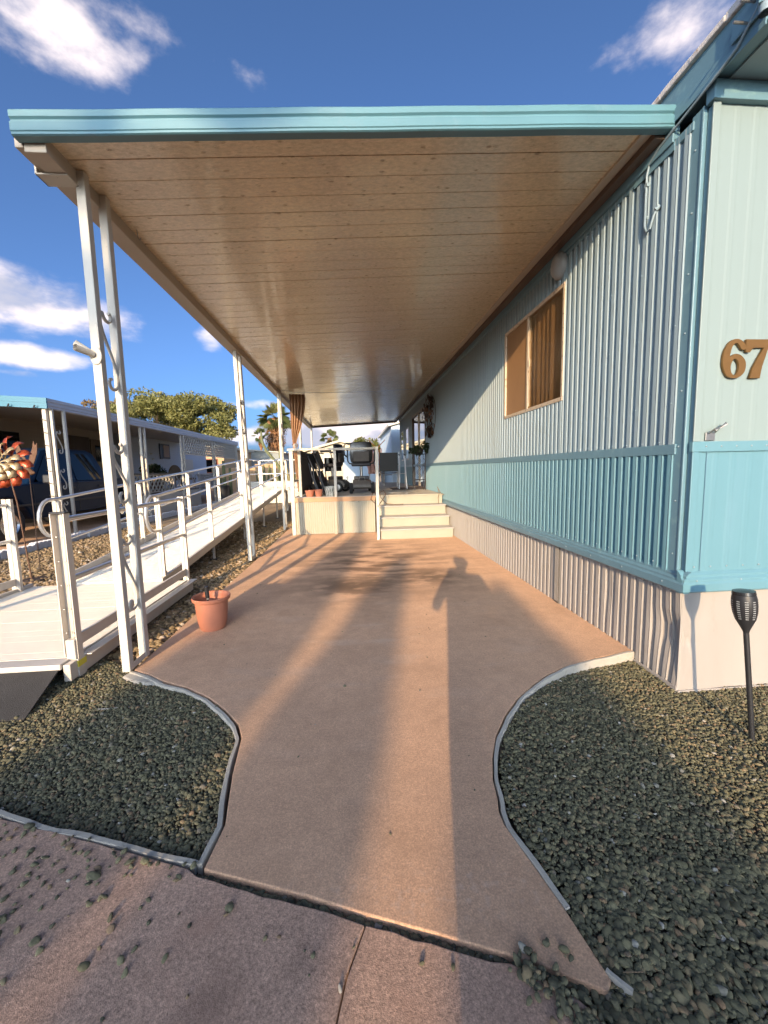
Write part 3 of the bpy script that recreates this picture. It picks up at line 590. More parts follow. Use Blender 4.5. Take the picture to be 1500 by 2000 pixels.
hp(MB().tube([(HX-.05, 1.77, 3.32), (HX-.05, 1.83, 3.24), (HX-.045, 1.92, 3.175), (HX-.04, 2.05, 3.15), (HX-.036, 2.2, 3.13), (HX-.036, 2.4, 3.10), (HX-.03, 2.48, 3.07), (HX-.028, 2.50, 3.02), (HX-.028, 2.50, 2.73), (HX-.03, 2.475, 2.685), (HX-.032, 2.45, 2.69), (HX-.03, 2.425, 2.75), (HX-.016, 2.405, 2.80)], .0065, 8), 'cable', 'aqua_light', smooth=True)
hp(MB().tube([(HX-.028, 2.50, 2.78), (HX-.008, 2.50, 2.78)], .011, 8).tube([(HX-.028, 2.415, 2.775), (HX-.008, 2.405, 2.79)], .012, 8).box((HX-.034, 2.488, 2.955), (HX-.004, 2.512, 2.975)), 'cable_clip', 'aqua_light')
hp(MB().box((HX-.023, 2.30, 3.02), (HX-.016, 2.62, 3.075)), 'strap', 'aqua_trim')
# dome lamp on the wall
lm = MB(); pr = [(.0005, .075), (.03, .073), (.06, .062), (.085, .045), (.098, .022), (.10, 0)]
lm.lathe(pr, n=24); lo = hp(lm, 'wall_lamp', 'globe', smooth=True); lo.matrix_parent_inverse = Matrix(); lo.rotation_euler = (0, R(-90), 0); lo.location = (HX-.016-3.6, 3.53-9, 2.995); lo.scale = (1.15, 1, 1)
# house number
def outline(name, loops, mat, thick, parent, to_world):
    cu = bpy.data.curves.new(name, 'CURVE'); cu.dimensions = '2D'; cu.fill_mode = 'BOTH'; cu.extrude = thick/2; cu.bevel_depth = .0015; cu.bevel_resolution = 1
    for lp in loops:
        s = cu.splines.new('POLY'); s.points.add(len(lp)-1); s.use_cyclic_u = True
        for q, (x, y) in zip(s.points, lp): q.co = (x, y, 0, 1)
    tmp = bpy.data.objects.new(name, cu); me = bpy.data.meshes.new_from_object(tmp); bpy.data.objects.remove(tmp); bpy.data.curves.remove(cu)
    me.materials.clear(); me.materials.append(MATS[mat]); me.transform(to_world); o = link(name, me); o.parent = parent; o.matrix_parent_inverse = home_inv; return o
def spl(pts, n=6):
    out = []; k = len(pts)
    for i in range(k):
        p0, p1, p2, p3 = (np.array(pts[(i+j-1) % k]) for j in range(4))
        for t in np.arange(n)/n: out.append(tuple(.5*((2*p1)+(-p0+p2)*t+(2*p0-5*p1+4*p2-p3)*t*t+(-p0+3*p1-3*p2+p3)*t**3)))
    return out
six = spl([(.50, .0), (.20, .07), (.03, .35), (.06, .68), (.25, .93), (.52, 1.0), (.74, .93), (.86, .80), (.82, .73), (.70, .74), (.60, .84), (.50, .90), (.36, .82), (.29, .64), (.30, .55), (.46, .62), (.70, .58), (.88, .42), (.88, .2), (.72, .05)])
six_h = spl([(.47, .50), (.60, .42), (.64, .28), (.60, .14), (.50, .07), (.38, .13), (.33, .28), (.37, .42)])
sev = [(.02, .99), (.95, .99), (.96, .93), (.80, .55), (.70, .30), (.64, .0), (.24, .0), (.34, .25), (.52, .52), (.72, .78), (.36, .78), (.27, .75), (.18, .66), (.10, .66), (.02, .68)]
for ch, loops, x0, w in (('house_digit', (six, six_h), 2.005, .155), ('house_digit', (sev,), 2.135, .150)):
    o = outline(ch, loops, 'bronze', .010, home, Matrix.Translation((x0, HY-.013, 1.728)) @ Matrix.Rotation(R(90), 4, 'X') @ Matrix.Diagonal((w, .205, 1, 1)))
    o['label'] = 'bronze house number '+('6' if x0 < 2.1 else '7')
# small eye bracket under the number
hp(MB().box((1.945, HY-.012, 1.397), (2.000, HY-.005, 1.440)).tube([(1.955, HY-.02, 1.435), (1.96, HY-.05, 1.455), (1.985, HY-.05, 1.46), (1.99, HY-.02, 1.44)], .005, 6).beam((1.975, HY-.03, 1.448), (2.030, HY-.045, 1.482), .026, .008).tube([(1.985, HY-.035, 1.452), (2.00, HY-.055, 1.475), (2.02, HY-.05, 1.488), (2.035, HY-.04, 1.487)], .004, 6), 'flag_bracket', 'galv', bevel=.002)
# window in the side wall
win = hp(MB().box((HX-.022, WY0-.012, WZ0-.022), (HX+.03, WY1+.012, WZ0+.012)).box((HX-.022, WY0-.012, WZ1-.012), (HX+.03, WY1+.012, WZ1+.022)).box((HX-.022, WY0-.020, WZ0+.012), (HX+.03, WY0+.014, WZ1-.012)).box((HX-.022, WY1-.014, WZ0+.012), (HX+.03, WY1+.020, WZ1-.012)), 'window', 'win_frame', bevel=.003)
wm = 4.17
hp(MB().box((HX-.010, WY0+.014, WZ0+.012), (HX-.004, wm, WZ1-.012)), 'pane', 'glass', win)
hp(MB().box((HX-.004, wm+.03, WZ0+.012), (HX+.004, WY1-.014, WZ1-.012)), 'insect_screen', 'screen', win)
hp(MB().box((HX-.016, wm-.012, WZ0+.012), (HX+.02, wm+.03, WZ1-.012)), 'mullion', 'win_frame', win, bevel=.002)
hp(MB().box((HX-.020, wm-.045, 2.30), (HX-.008, wm-.028, 2.37)).box((HX-.013, wm-.035, WZ0+.03), (HX-.002, wm-.012, WZ1-.05)), 'latch_stile', 'win_frame', win)
m = MB(); pr = [(HX+.030+.010*math.sin(y*70)+.005*math.sin(y*23), y) for y in np.linspace(WY0-.02, wm+.05, 90)]; k = len(pr)
m.add([(x, y, WZ0-.05) for x, y in pr]+[(x, y, WZ1+.05) for x, y in pr], [(i, i+1, i+1+k, i+k) for i in range(k-1)]); hp(m, 'window_curtain', 'curtain_in', win, smooth=True)
m = MB(); k2 = 30
screws([(HX-.0225, WY0-.004, z) for z in np.linspace(WZ0, WZ1, 9)]+[(HX-.0225, y, WZ1+.006) for y in np.linspace(WY0, WY1, 12)]+[(HX-.0225, y, WZ0-.006) for y in np.linspace(WY0, WY1, 12)], 'x', 'screws', 'rust_dark', .004)
# sliding glass door on the deck
dr = hp(MB().box((HX-.03, DY0-.03, DZ0-.02), (HX+.06, DY0+.03, DZ1+.03)).box((HX-.03, DY1-.03, DZ0-.02), (HX+.06, DY1+.03, DZ1+.03)).box((HX-.03, DY0+.03, DZ1-.03), (HX+.06, DY1-.03, DZ1+.03)).box((HX-.03, DY0+.03, DZ0-.02), (HX+.06, DY1-.03, DZ0+.03)), 'sliding_door', 'brown_trim', bevel=.004)
ym = (DY0+DY1)/2
hp(MB().box((HX-.02, ym-.03, DZ0+.03), (HX+.04, ym+.03, DZ1-.03)), 'door_stile', 'win_frame', dr)
for a, b in ((DY0+.03, ym-.03), (ym+.03, DY1-.03)): hp(MB().box((HX+.005, a, DZ0+.03), (HX+.012, b, DZ1-.03)), 'pane', 'glass_door', dr)
# two narrow windows further along
for y in (12.9, 14.2):
    w2 = hp(MB().box((HX-.02, y, 1.55), (HX+.01, y+.6, 2.6)), 'window', 'white_paint'); hp(MB().box((HX-.026, y+.05, 1.6), (HX-.021, y+.55, 2.55)), 'pane', 'glass_door', w2)

# ================================================================== carport
cp = thing('carport', 'long flat carport roof with aqua fascia and paired white scroll posts', 'carport', (-1.475, 2.6, 0))
cp_inv = Matrix.Translation((1.475, -2.6, 0))
def cpp(o, parent=None): o.parent = parent or cp; o.matrix_parent_inverse = Matrix() if parent else cp_inv; return o
SL = .0508; CZ = 3.08
YF = 2.295
fp = [(.055, .000), (.012, .000), (.004, .004), (.004, .014), (-.001, .018), (-.001, .058), (.008, .066), (.008, .072), (-.002, .080), (-.002, .108), (.010, .120), (.060, .122)]
m = MB(); k = len(fp); x0, x1 = -1.628, HX-.030
zb = lambda x: 2.959+SL*(x+1.628)
nseg = 40; xs = np.linspace(x0, x1, nseg); V = []
for x in xs:
    w = .002*math.sin(x*3.1)+.0012*math.sin(x*9)
    for y, z in fp: V.append((x, YF+y+w, zb(x)+z+.0025*math.sin(x*2.2)))
m.add(V, [(i*k+j, i*k+(j+1) % k, (i+1)*k+(j+1) % k, (i+1)*k+j) for i in range(nseg-1) for j in range(k)]+[tuple(range(k)), tuple((nseg-1)*k+j for j in range(k))[::-1]])
cpp(m.build('fascia', 'fascia_aqua', smooth=False))
PW = .166
pp = [(0, .012), (.0012, .012), (.0030, .0), (.1630, .0), (.1648, .012), (PW, .012), (PW, .05), (0, .05)]
m = MB(); xa, xb = -1.60, 1.80; V = []
for x in (xa, xb): V += [(x, y, z+SL*x) for y, z in pp]
k = len(pp); m.add(V, [(j, (j+1) % k, k+(j+1) % k, k+j) for j in range(k)]+[tuple(range(k)), tuple(range(k, 2*k))[::-1]])
pm = m.build('panel', 'ceiling_panel', data_only=True)
for i in range(84):
    o = link('panel', pm); o.location = (random.uniform(-.004, .004), 2.352+i*PW, CZ+random.uniform(-.0012, .0012)); o.rotation_euler = (random.uniform(-.004, .004), 0, 0); cpp(o)
YE = 2.352+84*PW
cpp(MB().box((-1.615, YF+.062, 2.925), (-1.508, YE, 3.012)).build('gutter_beam', 'beam', bevel=.004))
cpp(MB().box((-1.660, YF+.062, 2.945), (-1.618, YE+.05, 3.075)).build('gutter', 'beam', bevel=.006))
cpp(MB().box((-1.672, 2.50, 2.915), (-1.503, 2.60, 2.924)).box((-1.672, 2.50, 2.915), (-1.6605, 2.60, 3.0)).build('gutter_strap', 'white_paint', bevel=.003))
cpp(MB().prism([(-1.6, CZ-1.6*SL-.05), (1.8, CZ+1.8*SL-.05), (1.8, CZ+1.8*SL+.06), (-1.6, CZ-1.6*SL+.06)], YE+.001, YE+.04, 'y').build('end_fascia', 'brown_trim'))
cpp(MB().box((1.715, YF+.062, CZ+SL*1.72-.016), (1.775, YE, CZ+SL*1.76+.02)).build('wall_hanger', 'beam', bevel=.004))
cpp(MB().box((1.776, YF+.062, CZ+SL*1.72-.05), (1.838, YE, CZ+SL*1.76+.05)).build('wall_flashing', 'brown_trim'))
def s_scroll(y, x, z0, z1, flip):
    """flat-bar S scroll between the two bars of a post, z1 top"""
    w = .155; pts = []; c = y+.105
    q = []
    for t in np.linspace(420, 180, 16): r = .018+.038*(420-t)/240; q.append((c+.025+r*math.cos(R(t))*1, z1-.06+r*math.sin(R(t))))
    pts = q
    zz = np.linspace(z1-.10, z0+.10, 9); 
    for i, z in enumerate(zz): s = i/8; pts.append((c-.062+.135*(s*s*(3-2*s)), z))
    for t in np.linspace(0, -250, 16): r = .056-.036*(-t/250); pts.append((c+.012+r*math.cos(R(t)), z0+.06+r*math.sin(R(t))))
    return MB().tube([(x, a, b) for a, b in pts], .0105, 6)
BAR = .05; XP = -1.495
def post(y, lean=0):
    for dy in (0, .205):
        y0 = y+dy; zt = CZ+SL*XP-.002
        m = MB(); h = BAR/2; m.add([(XP+sx*h+(lean if z else 0), y0+sy*h, z or .004) for z in (0, zt) for sx, sy in ((-1, -1), (1, -1), (1, 1), (-1, 1))], [(3, 2, 1, 0), (4, 5, 6, 7), (0, 1, 5, 4), (1, 2, 6, 5), (2, 3, 7, 6), (3, 0, 4, 7)])
        cpp(m.build('post', 'white_paint', bevel=.004))
    cpp(MB().box((XP-.022, y+.026, .006), (XP+.022, y+.179, .012)).box((XP+.016, y+.026, .012), (XP+.022, y+.179, .045)).build('foot_plate', 'white_paint', bevel=.002))
    for a, b in ((2.33, 1.80), (1.52, 1.08), (.92, .36)): cpp(s_scroll(y, XP+lean*.5, b, a, 0).build('scroll', 'white_paint', smooth=True))
for y, ln in ((2.615, .0), (5.80, -.05), (8.78, .0), (12.1, 0), (15.6, 0)): post(y, ln)
# two-way flag holder on the front post
fh = MB().lathe([(.0005, .006), (.034, .006), (.036, 0)], n=16).build('flag_holder', 'white_paint', smooth=True); cpp(fh); fh.matrix_parent_inverse = Matrix(); fh.location = (-.02, -.012, 1.985); fh.rotation_euler = (R(90), 0, 0); fh.scale = (1, 1.5, 1)
m = MB()
for d in ((-.75, -.35, .55), (-.35, -.75, .12)):
    d = Vector(d).normalized(); a = Vector((-.03, -.02, 1.99)); 
    m.tube([a, a+d*.10], [.018, .019], 12, cap=False).tube([a+d*.10, a], [.0145, .0145], 12, cap=False)
cpp(m.build('flag_tube', 'white_paint', smooth=True)).matrix_parent_inverse = Matrix()
cpp(MB().tube([(XP+.03, 3.15, CZ+SL*XP-.005), (XP+.035, 3.15, CZ+SL*XP-.06), (XP+.045, 3.15, CZ+SL*XP-.075), (XP+.055, 3.15, CZ+SL*XP-.06)], .003, 6).build('hook', 'galv'))

# ================================================================== deck and steps
DZ = .75; DY = 8.0; DX0, DX1 = -1.18, 1.845
deck = thing('deck', 'raised wooden deck with cream skirting and white rail at the carport end', 'deck', (.3, 11, 0)); dk_inv = Matrix.Translation((-.3, -11, 0))
def dk(o, parent=None): o.parent = parent or deck; o.matrix_parent_inverse = Matrix() if parent else dk_inv; return o
m = MB().box((-1.50, 0, -.03), (1.50, .142, 0)); pl = m.build('plank', 'deck_wood', data_only=True)
for i in range(52):
    o = link('plank', pl, bevel=0); o.location = ((DX0+DX1)/2, DY+.012+i*.145, DZ+random.uniform(-.0015, .0015)); o.rotation_euler = (0, 0, random.uniform(-.001, .001)); dk(o)
dk(MB().box((DX0, DY-.032, .655), (.455, DY-.004, .742)).build('rim_board', 'tan_board', bevel=.004))
def ribbed(x0, x1, z0, z1, y, pitch=.042):
    m = MB(); pr = []; x = x0
    while x < x1: pr += [(x, y), (min(x1, x+.006), y+.006), (min(x1, x+.010), y+.006), (min(x1, x+.016), y)]; x += pitch
    pr.append((x1, y)); k = len(pr); return m.add([(a, b, z0) for a, b in pr]+[(a, b, z1) for a, b in pr], [(i, i+1, i+1+k, i+k) for i in range(k-1)])
dk(ribbed(-1.135, -.375, .01, .652, DY-.012).build('skirt_panel', 'cream')); dk(ribbed(-.315, .445, .01, .652, DY-.010).build('skirt_panel', 'cream'))
dk(MB().box((-.372, DY-.022, .0), (-.318, DY+.01, .655)).build('batten', 'cream', bevel=.003))
dk(MB().box((DX0+.02, DY+.02, 0), (DX0+.03, 15.5, .70)).build('skirt_panel', 'cream'))
dk(MB().box((-1.21, DY-.035, .0), (-1.137, DY+.035, 1.665)).build('post', 'white_paint', bevel=.005))
dk(MB().box((-.357, DY-.03, .745), (-.303, DY+.024, 1.665)).build('post', 'white_paint', bevel=.005))
dk(MB().box((-1.24, DY-.06, 1.666), (.47, DY+.05, 1.708)).build('top_rail', 'white_paint', bevel=.004))
for y in (10.0, 12.0, 14.0): dk(MB().box((-1.195, y, .745), (-1.14, y+.055, 1.665)).build('post', 'white_paint', bevel=.005))
dk(MB().box((-1.225, DY+.052, 1.664), (-1.115, 15.4, 1.706)).build('top_rail', 'white_paint', bevel=.004))
dk(MB().box((-1.185, DY+.1, 1.05), (-1.15, 15.4, 1.09)).build('mid_rail', 'white_paint'))
st = thing('steps', 'cream wooden steps climbing from the driveway to the deck', 'steps', (1.15, 7.2, 0)); st_inv = Matrix.Translation((-1.15, -7.2, 0))
for i in range(4):
    y = 7.15+i*.283; z0, z1 = i*.1875, (i+1)*.1875-.028
    if i < 4:
        o = MB().box((.50+.002*i, y, z0+.002), (1.825-.003*i, 7.995, z1)).build('riser', 'cream', bevel=.004); o.parent = st; o.matrix_parent_inverse = st_inv
    if i < 3:
        o = MB().box((.485, y-.022, z1+.001), (1.838-.003*i, y+.30, z1+.028)).build('tread', 'step_grey', bevel=.005); o.parent = st; o.matrix_parent_inverse = st_inv
o = MB().box((.485, 7.975, .723), (1.835, 8.005, .756)).build('nosing', 'cream', bevel=.005); o.parent = st; o.matrix_parent_inverse = st_inv
o = MB().box((.420, 7.105, .0), (.472, 7.157, 1.64)).build('newel_post', 'white_paint', bevel=.005); o.parent = st; o.matrix_parent_inverse = st_inv
o = MB().beam((.446, 7.12, 1.655), (.446, 8.0, 1.70), .06, .035).build('handrail', 'white_paint', bevel=.004); o.parent = st; o.matrix_parent_inverse = st_inv
o = MB().box((.474, 7.11, 1.22), (.500, 7.15, 1.255)).build('clip', 'black'); o.parent = st; o.matrix_parent_inverse = st_inv
tag(MB().tube([(.40, 7.95, .80), (.36, 7.93, .68), (.45, 7.07, .62), (.56, 7.6, .68), (.64, 7.62, .80), (.60, 7.7, .86), (.52, 7.72, .82), (.55, 7.75, .72), (.66, 7.76, .60), (.82, 7.80, .575), (1.0, 7.85, .575)], .007, 6).build('cord', 'rust', smooth=True), 'brown cord looped over the left end of the steps', 'cord')
tag(MB().tube([(1.70, 7.80, .575), (1.72, 7.93, .68), (1.75, 7.96, .77), (1.72, 8.0, .90), (1.745, 7.97, .83), (1.78, 7.92, .76), (1.84, 7.9, .74)], .006, 6).build('cord', 'wicker', smooth=True), 'thin frayed cord hanging by the wall at the top step', 'cord')
tag(MB().box((1.0, 9.9, .752), (1.8, 10.9, .764)).build('door_mat', 'mat_dark', bevel=.004), 'dark door mat before the sliding glass door', 'door mat')
m = MB().box((-.22, 0, 0), (.22, .75, .012)); o = m.build('plywood_sheet', 'deck_wood', bevel=.003); o.location = (.98, 8.5, .755); o.rotation_euler = (0, 0, R(-28)); tag(o, 'loose board lying across the deck at the top of the steps', 'board')

# ---- things on the deck
def seat_shell(w, h, t, bow):
    m = MB(); nx, nz = 9, 9; V = []
    for s in (0, 1):
        for j in range(nz):
            for i in range(nx):
                u, v = i/(nx-1)*2-1, j/(nz-1)*2-1; r = (abs(u)**4+abs(v)**4)**.25; k_ = 1-.10*max(0, r-.85)/.15 if r > .85 else 1
                sh = (1-.05*(abs(u)**3)*(abs(v)**3)*2); V.append((u*w/2*sh, (bow*(u*u+.4*v*v)+(-t if s else t*.0)), v*h/2*sh))
    n = nx*nz; F = []
    for j in range(nz-1):
        for i in range(nx-1): a = j*nx+i; F += [(a, a+1, a+nx+1, a+nx), (n+a+nx, n+a+nx+1, n+a+1, n+a)]
    rim = [i for i in range(nx)]+[j*nx+nx-1 for j in range(1, nz)]+[(nz-1)*nx+i for i in range(nx-2, -1, -1)]+[j*nx for j in range(nz-2, 0, -1)]
    for a, b in zip(rim, rim[1:]+rim[:1]): F.append((a, b, n+b, n+a))
    return m.add(V, F)
def wheel(parent, x, y, r, w, name='wheel'):
    t = MB().lathe([(r*.6, -w/2), (r*.9, -w/2), (r, -w*.3), (r, w*.3), (r*.9, w/2), (r*.6, w/2)], n=18).build(name, 'rubber', parent, smooth=True); t.rotation_euler = (0, R(90), 0); t.location = (x, y, r)
    h = MB().lathe([(.001, -w*.42), (r*.35, -w*.45), (r*.6, -w*.36), (r*.6, w*.36), (r*.35, w*.45), (.001, w*.42)], n=14).build('hub', 'galv', t, smooth=True); return t
def scooter(name, label, loc, rz, small=False):
    s = thing(name, label, 'mobility scooter', loc, rz)
    sb = seat_shell(.50, .47, .07, .03).build('seat_back', 'black_shiny', s, smooth=True, bevel=.015); sb.location = (0, -.12, .90); pk = MB().box((-.17, -.085, -.19), (.17, -.065, .02)).build('back_pocket', 'grey_plastic', sb, bevel=.008)
    sc_ = MB().box((-.22, -.14, .60), (.22, .28, .68)).build('seat_cushion', 'black', s, bevel=.03)
    MB().tube([(0, .05, .3), (0, .05, .6)], .03, 10).build('seat_stem', 'galv', s, smooth=True)
    for sx in (-1, 1):
        MB().tube([(sx*.10, -.10, .64), (sx*.26, -.12, .66), (sx*.30, -.10, .72), (sx*.30, -.05, .92), (sx*.30, .0, .95), (sx*.30, .20, .95)], .014, 8).build('armrest', 'black', s, smooth=True)
        MB().box((sx*.30-.028, -.06, .955), (sx*.30+.028, .22, .985)).build('arm_pad', 'black', s, bevel=.01)
        wheel(s, sx*.24, -.18, .12, .075); wheel(s, sx*.20, .62, .10, .06)
    bd = MB().prism([(-.34, .13), (-.34, .20), (-.22, .30), (.12, .30), (.22, .17), (.55, .15), (.62, .20), (.62, .11), (-.2, .10)], -.20, .20, 'x').build('chassis', 'grey_plastic', s, bevel=.02)
    MB().box((-.17, -.16, .30), (.17, .10, .38)).build('battery_box', 'black', s, bevel=.02)
    MB().tube([(-.07, -.30, .28), (-.05, -.33, .36), (.05, -.33, .36), (.07, -.30, .28)], .009, 6).build('carry_handle', 'galv', s)
    MB().tube([(0, .60, .18), (0, .50, .80), (0, .44, .93)], .025, 8).build('tiller', 'black', s, smooth=True)
    MB().tube([(-.24, .36, .93), (-.12, .44, .95), (.12, .44, .95), (.24, .36, .93)], .014, 8).build('handlebar', 'black', s, smooth=True)
    MB().box((-.10, .42, .93), (.10, .50, 1.0)).build('console', 'black', s, bevel=.02)
    return s
s = scooter('mobility_scooter', 'black mobility scooter with rounded seat back facing away on the deck', (.215, 9.05, DZ), 0)
MB().tube([(-.30, -.12, .80), (-.37, -.14, .86), (-.37, -.14, 1.05), (-.33, -.12, 1.10), (-.18, -.12, 1.10)], .017, 8).build('folded_arm', 'black', s, smooth=True)
MB().tube([(.1, -.3, .3), (.28, -.36, .24), (.38, -.38, .12), (.30, -.4, .02), (.2, -.42, .01)], .006, 6).build('charger_cord', 'rust', s)
s2 = scooter('mobility_scooter', 'second black mobility scooter with red trim parked behind the rail post', (-.42, 9.7, DZ), R(70))
MB().box((.18, .30, .24), (.215, .52, .36)).build('red_panel', 'red', s2, bevel=.01)
# folded chairs leaning in the corner
def folded_chair(loc, rz, tilt, label):
    c = thing('folded_chair', label, 'chair', loc, rz, 'folded chairs leaning in the deck corner'); c.rotation_euler = (tilt, 0, rz)
    for sx in (-1, 1):
        MB().tube([(sx*.21, 0, .0), (sx*.21, .02, .35), (sx*.21, -.03, .60), (sx*.21, .0, .95)], .013, 8).build('frame_tube', 'black_shiny', c, smooth=True)
        MB().tube([(sx*.19, .05, .0), (sx*.19, .05, .45), (sx*.19, .03, .72)], .011, 8).build('leg', 'black_shiny', c, smooth=True)
    MB().box((-.20, -.012, .58), (.20, -.004, .93)).build('sling_back', 'black', c, bevel=.003)
    MB().box((-.18, .035, .12), (.18, .045, .55)).build('sling_seat', 'black', c, bevel=.003)
    return c
folded_chair((-.62, 8.62, DZ), R(78), R(-17), 'black folded chair leaning foremost in the left deck corner')
folded_chair((-.50, 8.85, DZ), R(78), R(-17), 'black folded chair leaning behind the foremost one')
# brown slatted screen along the left rail
sc_ = thing('privacy_screen', 'dark brown slatted screen standing along the left deck rail', 'screen', (-1.05, 8.3, DZ))
for i in range(26): MB().box((-.012, i*.085, .02), (.012, i*.085+.076, .94+.003*math.sin(i*3))).build('slat', 'slat_brown', sc_)
for z in (.15, .80): MB().box((.013, 0, z), (.033, 2.2, z+.05)).build('rail', 'slat_brown', sc_)
MB().box((-.03, -.07, .0), (.03, -.02, .93)).build('post', 'white_paint', sc_, bevel=.004)
# curtain tied back at the post
def curtain():
    rows = [(2.965, -1.335, -.985), (2.85, -1.335, -.965), (2.60, -1.33, -1.0), (2.30, -1.325, -1.07), (2.05, -1.315, -1.17), (1.88, -1.30, -1.235), (1.75, -1.295, -1.225), (1.45, -1.28, -1.17), (1.10, -1.255, -1.09), (.78, -1.235, -1.00)]
    m = MB(); n = 46; V = []
    for z, a, b in rows:
        for i in range(n): u = i/(n-1); V.append((a+(b-a)*u, 9.2+.035*math.sin(u*30)*min(1, (b-a)/.2)+.012*math.sin(u*71+z), z+.012*math.sin(u*30)))
    return m.add(V, [(j*n+i, j*n+i+1, (j+1)*n+i+1, (j+1)*n+i) for j in range(len(rows)-1) for i in range(n-1)])
ct = curtain().build('curtain', 'curtain', smooth=True); md = ct.modifiers.new('thick', 'SOLIDIFY'); md.thickness = .004; md2 = ct.modifiers.new('sub', 'SUBSURF'); md2.levels = 1; md2.render_levels = 1
tag(ct, 'brown fabric curtain hung from the carport ceiling and tied at the post', 'curtain')
rg = MB()
for i in range(9): x = -1.32+i*.04; rg.tube([(x, 9.2, 2.965), (x+.006, 9.2, 2.99), (x, 9.2, 3.012)], .002, 5)
o = rg.build('hook_row', 'galv'); o.parent = ct
o = MB().tube([(-1.47, 8.9, 3.0), (-1.2, 9.2, 3.005), (-.5, 9.4, 3.03), (.6, 9.45, 3.06), (1.5, 9.5, 3.12)], .004, 6).build('curtain_wire', 'galv'); tag(o, 'thin wire strung across the ceiling above the brown curtain', 'wire')
o = MB().tube([(-1.31, 9.2, 1.86), (-1.27, 9.15, 1.87), (-1.22, 9.2, 1.86), (-1.27, 9.25, 1.87)], .012, 8, closed=True).build('tie_band', 'brown_trim'); o.parent = ct
def flowerpot(label, loc, r, h, mat, grp=None, cat='pot'):
    p = thing('flower_pot', label, cat, loc, 0, grp)
    MB().lathe([(.001, 0), (r*.68, 0), (r*.74, h*.15), (r*.9, h*.7), (r*.95, h*.86), (r, h*.88), (r*1.02, h), (r*.93, h), (r*.9, h*.85), (.001, h*.82)], n=24).build('bowl', mat, p, smooth=True); return p
flowerpot('small terracotta pot with white face at left edge of the deck', (-.86, 8.18, DZ), .10, .13, 'terracotta', 'pots on the deck edge')
flowerpot('small terracotta pot in the middle of the deck edge row', (-.68, 8.16, DZ), .085, .14, 'terracotta', 'pots on the deck edge')
flowerpot('round ribbed grey and white glazed pot beside the rail post', (-.45, 8.2, DZ), .125, .20, 'stripe_pot', 'pots on the deck edge')
# round badge on the rail
bd = thing('round_plaque', 'small round orange and white plaque on the deck rail corner', 'plaque', (-1.08, 8.0, 1.708))
o = MB().lathe([(.001, -.008), (.05, -.008), (.05, .008), (.001, .008)], n=24).build('disc', 'terracotta', bd); o.rotation_euler = (R(90), 0, 0); o.location = (0, 0, .06)
o = MB().lathe([(.001, .0085), (.038, .0085), (.038, .011), (.001, .0112)], n=24).build('face', 'cream', bd); o.rotation_euler = (R(90), 0, 0); o.location = (0, 0, .06)
o = MB().add([(-.018, -.013, .045), (.018, -.013, .045), (0, -.013, .08)], [(0, 1, 2)]).build('emblem', 'terracotta', bd)
MB().box((-.01, -.01, 0), (.01, .01, .015)).build('foot', 'galv', bd)
# patio chair, plant stand, cane
pc = thing('patio_chair', 'black mesh patio chair with pale metal frame beyond the steps', 'chair', (1.05, 11.6, DZ), R(180))
MB().box((-.26, .24, .45), (.26, .262, .98)).build('backrest', 'black', pc, bevel=.006); MB().box((-.26, -.24, .40), (.26, .24, .42)).build('seat', 'black', pc, bevel=.006)
for sx in (-1, 1):
    MB().tube([(sx*.29, .26, 0), (sx*.29, .26, 1.0)], .014, 8).build('leg', 'alu_tube', pc, smooth=True)
    MB().tube([(sx*.29, -.26, 0), (sx*.29, -.25, .45), (sx*.29, -.22, .62), (sx*.29, .24, .64)], .014, 8).build('leg', 'alu_tube', pc, smooth=True)
    MB().box((sx*.29-.03, -.26, .645), (sx*.29+.03, .22, .665)).build('arm', 'black', pc, bevel=.006)
MB().tube([(-.28, .27, .42), (-.1, .30, .36), (.1, .30, .36), (.28, .27, .42)], .012, 8).build('stretcher', 'alu_tube', pc, smooth=True)
ps = thing('plant_stand', 'wrought iron plant stand with dark plant on top beside the glass door', 'plant stand', (1.62, 11.0-1.4, DZ))
for sx, sy in ((-1, -1), (1, -1), (1, 1), (-1, 1)): MB().tube([(sx*.13, sy*.13, 0), (sx*.11, sy*.11, .4), (sx*.13, sy*.13, .86)], .008, 6).build('leg', 'black', ps, smooth=True)
for z in (.25, .86):
    MB().tube([(.15*math.cos(t), .15*math.sin(t), z) for t in np.arange(0, 6.28, .4)], .008, 6, closed=True).build('ring', 'black', ps)
for k_ in range(4):
    t0 = k_*1.57; pts = [(.14*math.cos(t0)*.95+.0, .14*math.sin(t0)*.95, .3+.5*i/14+.0) for i in range(15)]; pts = [(x+.035*math.sin(i*1.3), y+.035*math.cos(i*1.3), z) for i, (x, y, z) in enumerate(pts)]
    MB().tube(pts, .005, 5).build('scrollwork', 'black', ps, smooth=True)
